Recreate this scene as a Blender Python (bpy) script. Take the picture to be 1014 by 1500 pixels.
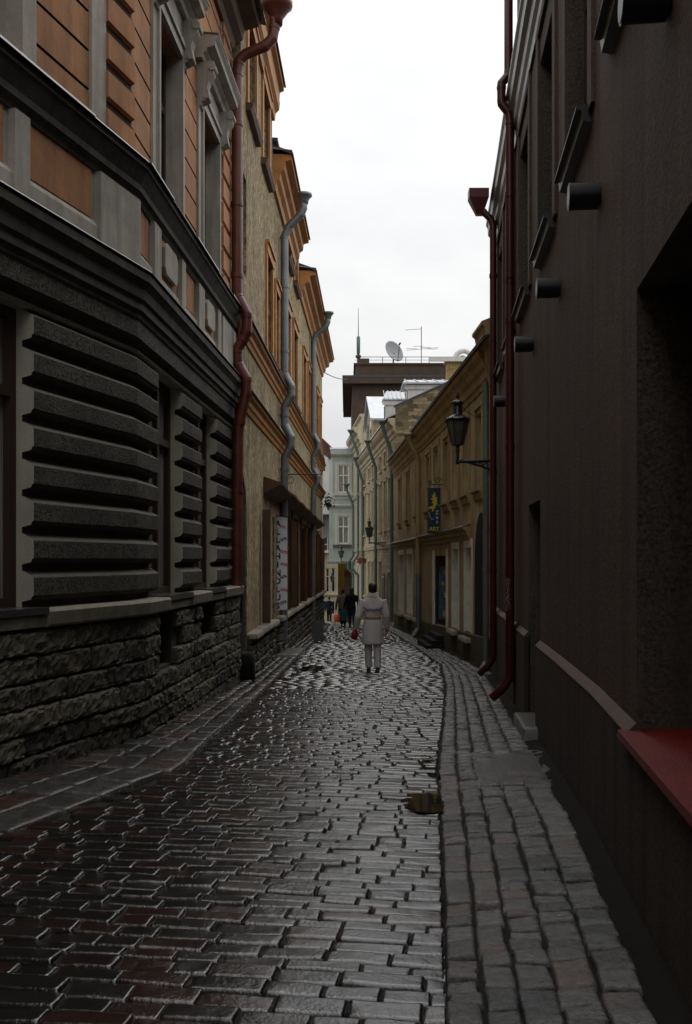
import bpy, bmesh, math, random
from mathutils import Vector, Matrix, noise
R = math.radians
for o in list(bpy.data.objects): bpy.data.objects.remove(o)
SC = bpy.context.scene
COL = SC.collection

# ------------------------------------------------------------------ camera, sky, sun, exposure
# world: X to the right, Y along the street, Z up, the eye at the origin (1.7 m above the paving)
cam_d = bpy.data.cameras.new('camera'); cam = bpy.data.objects.new('camera', cam_d); COL.objects.link(cam)
cam.location = (0, 0, 0); cam.rotation_euler = (R(90), 0, 0)
cam_d.sensor_fit = 'VERTICAL'; cam_d.sensor_height = 36; cam_d.sensor_width = 24.33
cam_d.lens = 36 * 1440 / 1500; cam_d.shift_y = 70 / 1500
cam_d.clip_start = .05; cam_d.clip_end = 3000
SC.camera = cam

SUN_EL, SUN_AZ = R(54), R(38)
w = bpy.data.worlds.new('World'); SC.world = w; w.use_nodes = True
nt = w.node_tree; nt.nodes.clear()
N = nt.nodes.new; L = nt.links.new
sky = N('ShaderNodeTexSky'); sky.sky_type = 'NISHITA'; sky.sun_disc = False
sky.sun_elevation = SUN_EL; sky.sun_rotation = SUN_AZ
hs = N('ShaderNodeHueSaturation'); hs.inputs['Saturation'].default_value = .12
tc = N('ShaderNodeTexCoord'); mp = N('ShaderNodeMapping'); mp.inputs['Scale'].default_value = (1.2, 1.2, 2.6)
nz = N('ShaderNodeTexNoise'); nz.inputs['Scale'].default_value = 2.4; nz.inputs['Detail'].default_value = 6; nz.inputs['Roughness'].default_value = .55
rp = N('ShaderNodeValToRGB'); rp.color_ramp.elements[0].position = .30; rp.color_ramp.elements[1].position = .62
rp.color_ramp.elements[0].color = (.80, .815, .83, 1); rp.color_ramp.elements[1].color = (1.0, 1.0, .995, 1)
mul = N('ShaderNodeMix'); mul.data_type = 'RGBA'; mul.blend_type = 'MULTIPLY'; mul.inputs[0].default_value = 1
mul.inputs[7].default_value = (17.5, 17.5, 17.5, 1)
mx = N('ShaderNodeMix'); mx.data_type = 'RGBA'; mx.inputs[0].default_value = .9
bg = N('ShaderNodeBackground'); bg.inputs['Strength'].default_value = .1
out = N('ShaderNodeOutputWorld')
sp_ = N('ShaderNodeSeparateXYZ'); L(tc.outputs['Generated'], sp_.inputs[0])
gr_ = N('ShaderNodeMapRange'); gr_.inputs[1].default_value = 0; gr_.inputs[2].default_value = 1; gr_.inputs[3].default_value = .40; gr_.inputs[4].default_value = 1.15
L(sp_.outputs['Z'], gr_.inputs[0])
mul2 = N('ShaderNodeMix'); mul2.data_type = 'RGBA'; mul2.blend_type = 'MULTIPLY'; mul2.inputs[0].default_value = 1
L(tc.outputs['Generated'], mp.inputs[0]); L(mp.outputs[0], nz.inputs['Vector']); L(nz.outputs['Fac'], rp.inputs[0])
L(rp.outputs[0], mul2.inputs[6]); L(gr_.outputs[0], mul2.inputs[7]); L(mul2.outputs[2], mul.inputs[6]); L(sky.outputs[0], hs.inputs['Color'])
L(hs.outputs[0], mx.inputs[6]); L(mul.outputs[2], mx.inputs[7]); L(mx.outputs[2], bg.inputs['Color']); L(bg.outputs[0], out.inputs[0])

sd = bpy.data.lights.new('sun', 'SUN'); sun = bpy.data.objects.new('sun', sd); COL.objects.link(sun)
sd.energy = .9; sd.angle = R(45); sd.color = (1, .97, .93)
dirv = Vector((math.sin(SUN_AZ) * math.cos(SUN_EL), math.cos(SUN_AZ) * math.cos(SUN_EL), math.sin(SUN_EL)))
sun.rotation_euler = dirv.to_track_quat('Z', 'Y').to_euler(); sun.location = (0, 20, 40)

vs = SC.view_settings
vs.view_transform = 'Standard'; vs.look = 'None'; vs.gamma = 1; vs.exposure = 0; vs.use_curve_mapping = False

# ------------------------------------------------------------------ materials
def newmat(name):
    m = bpy.data.materials.new(name); m.use_nodes = True
    t = m.node_tree; b = t.nodes['Principled BSDF']
    return m, t, b
def nn(t, kind, **kw):
    n = t.nodes.new('ShaderNode' + kind)
    for k, v in kw.items(): setattr(n, k, v)
    return n
def coord(t, scale=(1, 1, 1), src='Object'):
    c = nn(t, 'TexCoord'); m = nn(t, 'Mapping'); m.inputs['Scale'].default_value = scale
    t.links.new(c.outputs[src], m.inputs[0]); return m.outputs[0]
def noi(t, vec, scale, detail=4, rough=.6, dist=0):
    n = nn(t, 'TexNoise'); n.inputs['Scale'].default_value = scale; n.inputs['Detail'].default_value = detail
    n.inputs['Roughness'].default_value = rough; n.inputs['Distortion'].default_value = dist
    t.links.new(vec, n.inputs['Vector']); return n.outputs['Fac']
def ramp(t, fac, stops):
    r = nn(t, 'ValToRGB'); e = r.color_ramp.elements
    while len(e) < len(stops): e.new(.5)
    for el, (p, c) in zip(e, stops):
        el.position = p; el.color = (c, c, c, 1) if not hasattr(c, '__len__') else (*c[:3], 1)
    t.links.new(fac, r.inputs[0]); return r.outputs[0]
def mixc(t, fac, a, b, blend='MIX'):
    m = nn(t, 'Mix', data_type='RGBA', blend_type=blend)
    for i, v in ((0, fac), (6, a), (7, b)):
        if hasattr(v, 'is_linked'): t.links.new(v, m.inputs[i])
        elif i == 0: m.inputs[0].default_value = v
        else: m.inputs[i].default_value = (*v[:3], 1)
    return m.outputs[2]
def bump(t, b, h, strength, dist=.02, prev=None):
    n = nn(t, 'Bump'); n.inputs['Strength'].default_value = strength; n.inputs['Distance'].default_value = dist
    t.links.new(h, n.inputs['Height'])
    if prev: t.links.new(prev, n.inputs['Normal'])
    t.links.new(n.outputs[0], b.inputs['Normal']); return n.outputs[0]
def mulc(c, k): return tuple(min(1, x * k) for x in c[:3])

def plaster(name, c, rough=.85, var=.25, stain=.45, bstr=.25, bsc=60, spec=.3, dirt=None, streak=1.0):
    m, t, b = newmat(name)
    v = coord(t)
    c1 = mixc(t, ramp(t, noi(t, v, 1.3, 6, .65), [(.3, 0), (.72, 1)]), mulc(c, 1 - var), mulc(c, 1 + var * .6))
    vs_ = coord(t, (4, 4, .35))
    st = ramp(t, noi(t, vs_, 1.6 * streak, 5, .6), [(.42, 0), (.74, stain)])
    c2 = mixc(t, st, c1, dirt or mulc(c, .42))
    sp = ramp(t, noi(t, v, 38, 3, .7), [(.5, 0), (.78, .35)])
    c3 = mixc(t, sp, c2, mulc(c, .5))
    t.links.new(c3, b.inputs['Base Color'])
    b.inputs['Roughness'].default_value = rough; b.inputs['Specular IOR Level'].default_value = spec
    n = bump(t, b, noi(t, v, 7, 4, .6), .25, .03)
    bump(t, b, noi(t, v, bsc, 4, .65), bstr, .012, n)
    return m

def roughcast(name, c, pit, pscale=16, pstr=.8, stretch=.55, fac=.75, rough=.9, thr=(.50, .60)):
    m, t, b = newmat(name)
    v = coord(t); v2 = coord(t, (1, 1, stretch))
    p = noi(t, v2, pscale, 5, .68, .6)
    pit_f = ramp(t, p, [(thr[0], 0), (thr[1], fac)])
    base = mixc(t, ramp(t, noi(t, v, .9, 5, .6), [(.3, 0), (.7, 1)]), mulc(c, .68), mulc(c, 1.18))
    streak = ramp(t, noi(t, coord(t, (3, 3, .22)), 1.4, 4, .6), [(.48, 0), (.76, .55)])
    base = mixc(t, streak, base, mulc(pit, 1.4))
    t.links.new(mixc(t, pit_f, base, pit), b.inputs['Base Color'])
    b.inputs['Roughness'].default_value = rough; b.inputs['Specular IOR Level'].default_value = .25
    inv = ramp(t, p, [(thr[0] - .12, 1), (thr[1] + .05, 0)])
    n = bump(t, b, inv, pstr, .03)
    bump(t, b, noi(t, v, 90, 3, .6), .3, .01, n)
    return m

def grain(name, c, sc=130, st=.7, var=.3, rough=.8, spec=.35):
    m, t, b = newmat(name); v = coord(t)
    g = noi(t, v, sc, 3, .75)
    c1 = mixc(t, ramp(t, g, [(.36, 0), (.7, 1)]), mulc(c, .30), mulc(c, 2.0))
    big = ramp(t, noi(t, coord(t, (2, 2, .5)), 1.1, 5, .6), [(.3, 0), (.75, 1)])
    c2 = mixc(t, big, mixc(t, .5, c1, mulc(c, .55)), c1)
    st_ = ramp(t, noi(t, coord(t, (5, 5, .16)), 1.0, 4, .6), [(.46, 0), (.72, .75)])
    c2 = mixc(t, st_, c2, mulc(c, .36))
    c2 = mixc(t, ramp(t, noi(t, coord(t, (1, 1, .6)), .55, 6, .7), [(.48, 0), (.66, .5)]), c2, mulc(c, 1.55))
    t.links.new(c2, b.inputs['Base Color'])
    b.inputs['Roughness'].default_value = rough; b.inputs['Specular IOR Level'].default_value = spec
    n = bump(t, b, noi(t, v, 5, 4, .6), .2, .02)
    bump(t, b, g, st, .008, n)
    return m

def vermiculated(name, c):
    m, t, b = newmat(name); v = coord(t)
    p = noi(t, v, 22, 2, .5, 1.8)
    f = ramp(t, p, [(.40, 0), (.52, 1)])
    t.links.new(mixc(t, f, mulc(c, .30), mulc(c, 1.35)), b.inputs['Base Color'])
    b.inputs['Roughness'].default_value = .75; b.inputs['Specular IOR Level'].default_value = .35
    b0 = b.inputs['Base Color'].links[0].from_socket
    t.links.new(mixc(t, ramp(t, noi(t, coord(t, (1.5, 1.5, .5)), 1.1, 5, .65), [(.35, 0), (.7, .75)]), b0, mulc(c, .22)), b.inputs['Base Color'])
    n = bump(t, b, f, 1.0, .022)
    bump(t, b, noi(t, v, 110, 3, .6), .3, .006, n)
    return m

def stone_isl(name, ca, cb, cr, rough=(.16, .42), bst=.5, spec=.5, coat=0, redf=.25, fine=1.0, ior=1.5):
    """paving or walling stones: colour differs from stone to stone (mesh island)"""
    m, t, b = newmat(name); v = coord(t)
    g = nn(t, 'NewGeometry').outputs['Random Per Island']
    c1 = mixc(t, g, ca, cb)
    h = nn(t, 'Math', operation='MULTIPLY'); t.links.new(g, h.inputs[0]); h.inputs[1].default_value = 7.31
    h2 = nn(t, 'Math', operation='FRACT'); t.links.new(h.outputs[0], h2.inputs[0])
    redness = ramp(t, h2.outputs[0], [(1 - redf - .05, 0), (1 - redf + .1, .9)])
    c2 = mixc(t, redness, c1, cr)
    n1 = noi(t, v, 20 * fine, 5, .68)
    c3 = mixc(t, ramp(t, n1, [(.35, 0), (.7, 1)]), mixc(t, .55, c2, (.008, .008, .008)), c2)
    t.links.new(c3, b.inputs['Base Color'])
    n2 = noi(t, v, 5, 4, .6)
    rr = nn(t, 'MapRange'); rr.inputs[1].default_value = .3; rr.inputs[2].default_value = .7
    rr.inputs[3].default_value = rough[0]; rr.inputs[4].default_value = rough[1]
    t.links.new(n2, rr.inputs[0]); t.links.new(rr.outputs[0], b.inputs['Roughness'])
    b.inputs['Specular IOR Level'].default_value = spec; b.inputs['IOR'].default_value = ior
    b.inputs['Coat Weight'].default_value = coat; b.inputs['Coat Roughness'].default_value = .12
    n = bump(t, b, noi(t, v, 13 * fine, 4, .6), bst * .8, .02)
    bump(t, b, noi(t, v, 60 * fine, 4, .7), bst, .008, n)
    return m

def painted(name, c, rough=.45, var=.2, spec=.4, wear=.25, wearc=None, bsc=25, bst=.12, metallic=0):
    m, t, b = newmat(name); v = coord(t)
    c1 = mixc(t, ramp(t, noi(t, v, 3, 5, .6), [(.3, 0), (.7, 1)]), mulc(c, 1 - var), mulc(c, 1 + var * .5))
    wf = ramp(t, noi(t, coord(t, (1, 1, .5)), 14, 5, .7), [(.56, 0), (.72, wear)])
    t.links.new(mixc(t, wf, c1, wearc or mulc(c, .4)), b.inputs['Base Color'])
    rr = nn(t, 'MapRange'); rr.inputs[3].default_value = rough * .75; rr.inputs[4].default_value = min(1, rough * 1.3)
    t.links.new(noi(t, v, 6, 4, .6), rr.inputs[0]); t.links.new(rr.outputs[0], b.inputs['Roughness'])
    b.inputs['Specular IOR Level'].default_value = spec; b.inputs['Metallic'].default_value = metallic
    bump(t, b, noi(t, v, bsc, 4, .6), bst, .01)
    return m

def brickwork(name, c, mortar, bw=.42, bh=.16, axis='y', var=.45, warp=.0):
    m, t, b = newmat(name)
    c0 = nn(t, 'TexCoord'); sx = nn(t, 'SeparateXYZ'); cx = nn(t, 'CombineXYZ')
    if warp:
        nw = nn(t, 'TexNoise'); nw.inputs['Scale'].default_value = 3.5; nw.inputs['Detail'].default_value = 3; t.links.new(c0.outputs['Object'], nw.inputs['Vector'])
        va = nn(t, 'VectorMath', operation='MULTIPLY_ADD'); va.inputs[1].default_value = (warp,) * 3
        t.links.new(nw.outputs['Color'], va.inputs[0]); t.links.new(c0.outputs['Object'], va.inputs[2]); t.links.new(va.outputs[0], sx.inputs[0])
    else: t.links.new(c0.outputs['Object'], sx.inputs[0])
    t.links.new(sx.outputs['Y' if axis == 'y' else 'X'], cx.inputs[0]); t.links.new(sx.outputs['Z'], cx.inputs[1])
    br = nn(t, 'TexBrick'); t.links.new(cx.outputs[0], br.inputs['Vector'])
    br.inputs['Color1'].default_value = (*mulc(c, 1 - var), 1); br.inputs['Color2'].default_value = (*mulc(c, 1 + var * .4), 1)
    br.inputs['Mortar'].default_value = (*mortar, 1); br.inputs['Scale'].default_value = 1
    br.inputs['Brick Width'].default_value = bw; br.inputs['Row Height'].default_value = bh; br.inputs['Mortar Size'].default_value = .014
    br.inputs['Mortar Smooth'].default_value = .3
    v = coord(t)
    st = ramp(t, noi(t, coord(t, (3, 3, .5)), 1.2, 5, .65), [(.4, 0), (.75, .6)])
    t.links.new(mixc(t, st, br.outputs['Color'], mulc(c, .45)), b.inputs['Base Color'])
    b.inputs['Roughness'].default_value = .88; b.inputs['Specular IOR Level'].default_value = .25
    n = bump(t, b, br.outputs['Fac'], -.6, .02)
    bump(t, b, noi(t, v, 30, 4, .7), .5, .02, n)
    return m

def glass(name, c=(.012, .014, .016), rough=.06, curtain=None):
    m, t, b = newmat(name); v = coord(t)
    if curtain:
        wv = noi(t, coord(t, (9, 9, .25)), 2.2, 3, .6)
        t.links.new(mixc(t, ramp(t, wv, [(.40, 0), (.62, 1)]), mulc(curtain, .35), curtain), b.inputs['Base Color'])
    else:
        t.links.new(mixc(t, ramp(t, noi(t, v, 1.4, 3, .6), [(.4, 0), (.7, 1)]), c, mulc(c, 2.4)), b.inputs['Base Color'])
    b.inputs['Roughness'].default_value = rough; b.inputs['Specular IOR Level'].default_value = .6
    bump(t, b, noi(t, v, 1.8, 2, .5), .05, .03)
    return m

M = {}
def mk():
    M['orange'] = plaster('orange plaster', (.47, .225, .105), stain=.6, var=.32, bstr=.3, dirt=(.16, .085, .045))
    M['grey_plaster'] = plaster('grey plaster', (.46, .425, .365), stain=.6, var=.3, dirt=(.17, .15, .125))
    M['jamb'] = plaster('pale jamb plaster', (.47, .44, .36), stain=.35, var=.2, dirt=(.24, .22, .18))
    M['groove'] = plaster('grey groove plaster', (.115, .105, .085), stain=.5, var=.25, dirt=(.06, .058, .05))
    M['verm'] = vermiculated('vermiculated stone', (.074, .063, .047))
    M['cornice_dark'] = plaster('dark cornice plaster', (.085, .076, .064), stain=.75, var=.4, dirt=(.025, .022, .019))
    M['joint'] = plaster('dark joint', (.045, .035, .03), stain=.2, var=.3)
    M['flash'] = painted('wet sheet flashing', (.10, .10, .10), rough=.22, spec=.7, metallic=.5, wear=.3)
    M['zinc'] = painted('zinc sheet', (.20, .215, .22), rough=.42, spec=.5, metallic=.5, wear=.4, wearc=(.14, .15, .15))
    M['zinc_bright'] = painted('pale sheet roofing', (.40, .42, .44), rough=.34, spec=.6, metallic=.35, wear=.25, wearc=(.3, .3, .3))
    M['base_stone'] = stone_isl('rough limestone blocks', (.16, .142, .105), (.048, .043, .036), (.10, .085, .06), rough=(.55, .9), bst=1.0, spec=.3, redf=.2, fine=1.6)
    M['mortar'] = plaster('dark mortar', (.06, .056, .048), stain=.4)
    M['sill_stone'] = plaster('stone ledge', (.25, .225, .175), stain=.6, var=.4, bstr=.6, bsc=40, dirt=(.08, .075, .06))
    M['frame_brown'] = painted('dark brown window frame', (.045, .022, .016), rough=.5)
    M['glass'] = glass('dark window glass')
    M['glass_curtain'] = glass('window glass with curtain', curtain=(.34, .34, .31), rough=.15)
    M['redpipe'] = painted('red painted pipe', (.14, .034, .020), rough=.42, var=.4, wear=.7, wearc=(.05, .014, .01), spec=.5)
    M['redpipe_dark'] = painted('dark red painted pipe', (.06, .0065, .007), rough=.35, var=.25, wear=.4, wearc=(.05, .01, .01), spec=.5)
    M['redsill'] = painted('red sheet sill', (.155, .012, .008), rough=.36, var=.25, wear=.35, wearc=(.16, .012, .01), spec=.25, bsc=110, bst=.6)
    M['roughcast'] = roughcast('tan roughcast', (.52, .41, .245), (.09, .07, .042), thr=(.45, .56), pscale=13)
    M['roughcast_far'] = roughcast('pale tan roughcast', (.47, .385, .235), (.10, .078, .05), pscale=9, thr=(.48, .60))
    M['ochre'] = painted('ochre painted moulding', (.46, .20, .055), rough=.6, var=.3, wear=.6, wearc=(.16, .06, .025))
    M['brown_trim'] = painted('brown painted trim', (.12, .055, .028), rough=.55, var=.35, wear=.6, wearc=(.05, .025, .015))
    M['shutter'] = painted('brown wood shutter', (.105, .052, .027), rough=.5, var=.35, wear=.6, wearc=(.07, .03, .02))
    M['roof_dark'] = painted('dark roof sheet', (.045, .042, .042), rough=.35, spec=.5, metallic=.2, wear=.4)
    M['eave_wood'] = painted('weathered eave boards', (.12, .07, .04), rough=.75, var=.4, wear=.8, wearc=(.03, .02, .015), bst=.5)
    M['darkwall'] = grain('dark brown grained render', (.092, .057, .041), sc=40, st=1.0)
    M['darkwall2'] = grain('dark plinth render', (.056, .040, .030), sc=46, st=.8)
    M['darktrim'] = grain('brown window trim render', (.10, .075, .058), sc=70, st=.5)
    M['niche'] = grain('coarse niche render', (.085, .072, .058), sc=42, st=1.0)
    M['plinth_top'] = plaster('lit plinth ledge', (.13, .082, .066), stain=.5, var=.3, rough=.5, dirt=(.10, .07, .055))  # paler than the plinth: light on the wet slope put into colour
    M['black_metal'] = painted('black iron', (.012, .012, .013), rough=.35, spec=.5, wear=.2)
    M['lamp_glass'] = glass('dusty lantern glass', (.06, .062, .055), rough=.2)
    M['tubelight'] = painted('dark grey lamp housing', (.010, .011, .012), rough=.38, spec=.5, wear=.2)
    M['yellow'] = plaster('ochre yellow plaster', (.44, .34, .19), stain=.8, var=.42, dirt=(.15, .105, .052), streak=.7)
    M['yellow_trim'] = plaster('yellow cornice plaster', (.41, .31, .165), stain=.75, var=.35, dirt=(.09, .068, .04))
    M['yellow_plinth'] = plaster('dark brown plinth', (.085, .062, .036), stain=.6, var=.3)
    M['white_wood'] = painted('worn white paint', (.74, .72, .62), rough=.6, var=.2, wear=.4, wearc=(.25, .23, .18))
    M['creampipe'] = painted('cream painted pipe', (.33, .25, .13), rough=.5, wear=.4)
    M['creambrick'] = brickwork('cream limestone courses', (.44, .355, .215), (.24, .2, .13), warp=.03)
    M['cream'] = plaster('cream plaster', (.48, .42, .28), stain=.5, var=.22, dirt=(.24, .2, .13))
    M['rubble'] = brickwork('rubble limestone', (.30, .235, .135), (.10, .085, .06), bw=.44, bh=.16, axis='x', var=.7, warp=.32)
    M['greenpipe'] = painted('green painted pipe', (.105, .15, .128), rough=.5, wear=.4, wearc=(.08, .10, .08))
    M['mint'] = plaster('mint plaster', (.42, .475, .435), stain=.4, var=.18, dirt=(.17, .22, .19))
    M['mint_pale'] = plaster('pale mint plaster', (.56, .57, .50), stain=.4, var=.15, dirt=(.25, .26, .22))
    M['white_plaster'] = plaster('white plaster', (.60, .59, .56), stain=.3, var=.12)
    M['brown_tower'] = plaster('dark brown tower render', (.085, .057, .043), stain=.4, var=.25)
    M['yellow_bright'] = plaster('bright yellow plaster', (.78, .50, .07), stain=.35, var=.18)
    M['grey_wall'] = plaster('grey gable plaster', (.34, .34, .35), stain=.4)
    M['chimney'] = brickwork('ochre chimney brick', (.42, .28, .10), (.2, .16, .1), bw=.3, bh=.1, axis='x')
    M['sett'] = stone_isl('wet road setts', (.017, .016, .0155), (.006, .006, .006), (.036, .0105, .0075), rough=(.05, .17), bst=.30, spec=.5, redf=.34, ior=1.95)
    M['strip_sett'] = stone_isl('wet granite setts', (.17, .165, .158), (.04, .04, .042), (.15, .095, .08), rough=(.14, .36), bst=1.0, ior=1.85, spec=.5, redf=.18, fine=1.2)
    M['flag'] = stone_isl('wet pavement flags', (.075, .07, .064), (.014, .0135, .013), (.075, .032, .024), rough=(.10, .36), bst=.6, spec=.5, redf=.2)
    M['ground'] = plaster('wet grit between stones', (.010, .009, .008), rough=.7, spec=.2, stain=.3, bstr=.7, bsc=90)
    t_ = M['ground'].node_tree; b_ = t_.nodes['Principled BSDF']; s_ = b_.inputs['Base Color'].links[0].from_socket
    t_.links.new(mixc(t_, ramp(t_, noi(t_, coord(t_), 2.2, 5, .7), [(.52, 0), (.62, .8)]), s_, (.016, .022, .007)), b_.inputs['Base Color'])
    M['footing'] = plaster('wet dark footing', (.013, .0115, .010), rough=.9, spec=.2, stain=.4, bstr=.8, bsc=70)
    M['slab'] = plaster('wet concrete slab', (.075, .07, .064), rough=.34, spec=.5, stain=.6, bstr=.5, bsc=50)
    m, t, b = newmat('puddle water'); b.inputs['Base Color'].default_value = (.012, .010, .008, 1)
    b.inputs['Roughness'].default_value = .02; b.inputs['Specular IOR Level'].default_value = .5
    bump(t, b, noi(t, coord(t), 9, 2, .5), .03, .01); M['puddle'] = m
    M['coat'] = plaster('pale grey raincoat', (.66, .61, .59), stain=.3, var=.14, rough=.8, bsc=160, bstr=.1)
    M['trousers'] = plaster('grey trousers', (.50, .47, .475), stain=.3, var=.12, bsc=200, bstr=.1)
    M['belt'] = painted('tan belt', (.36, .19, .10), rough=.6)
    M['skin'] = painted('skin', (.42, .25, .18), rough=.55, var=.1, wear=0)
    M['hair'] = painted('black hair', (.010, .008, .008), rough=.5, bsc=120, bst=.4, wear=0)
    M['shoe'] = painted('dark shoe leather', (.02, .014, .011), rough=.35)
    M['black_cloth'] = painted('black cloth', (.012, .012, .014), rough=.85, wear=0, spec=.2)
    M['navy'] = painted('navy denim', (.028, .034, .055), rough=.85, wear=.2, spec=.2)
    M['olive'] = painted('olive grey jacket', (.15, .14, .12), rough=.85, wear=.2, spec=.2)
    M['blue_cloth'] = painted('blue jacket cloth', (.04, .05, .32), rough=.7, wear=0, spec=.2)
    M['teal'] = painted('teal plastic', (.01, .085, .095), rough=.35, wear=.1)
    M['crimson'] = painted('crimson cover', (.26, .012, .014), rough=.45, wear=.15)
    M['redbin'] = painted('orange red plastic', (.27, .028, .012), rough=.4, wear=.1)
    M['banner'] = painted('white banner cloth', (.86, .86, .90), rough=.75, var=.08, wear=.12, spec=.2)
    t_ = M['banner'].node_tree; b_ = t_.nodes['Principled BSDF']; tr = nn(t_, 'BsdfTranslucent'); tr.inputs['Color'].default_value = (.8, .8, .84, 1); ms = nn(t_, 'MixShader'); ms.inputs[0].default_value = .5
    o_ = next(n for n in t_.nodes if n.type == 'OUTPUT_MATERIAL'); t_.links.new(b_.outputs[0], ms.inputs[1]); t_.links.new(tr.outputs[0], ms.inputs[2]); t_.links.new(ms.outputs[0], o_.inputs['Surface'])
    M['ink'] = painted('black ink', (.012, .012, .018), rough=.7, wear=0)
    M['redink'] = painted('red ink', (.55, .06, .04), rough=.7, wear=0)
    M['signblue'] = painted('dark blue sign panel', (.012, .045, .075), rough=.35, wear=.2)
    M['signyellow'] = painted('yellow sign paint', (.60, .46, .04), rough=.45, wear=.1)
    M['signwhite'] = painted('pale sign paint', (.42, .50, .55), rough=.45, wear=.2)
    M['signred'] = painted('red brown sign', (.22, .06, .035), rough=.5)
    M['posterblue'] = painted('blue poster', (.07, .16, .22), rough=.3, var=.6, wear=.6, wearc=(.03, .07, .12))
    M['dish'] = painted('grey satellite dish', (.26, .27, .28), rough=.5)
    M['gatewood'] = painted('grey brown gate boards', (.11, .10, .08), rough=.7, var=.3, wear=.5)
    M['leaf'] = painted('dark leaves', (.03, .06, .02), rough=.6)
    M['chalk'] = painted('pale graffiti paint', (.30, .22, .22), rough=.8, wear=.3)
mk()

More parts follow.
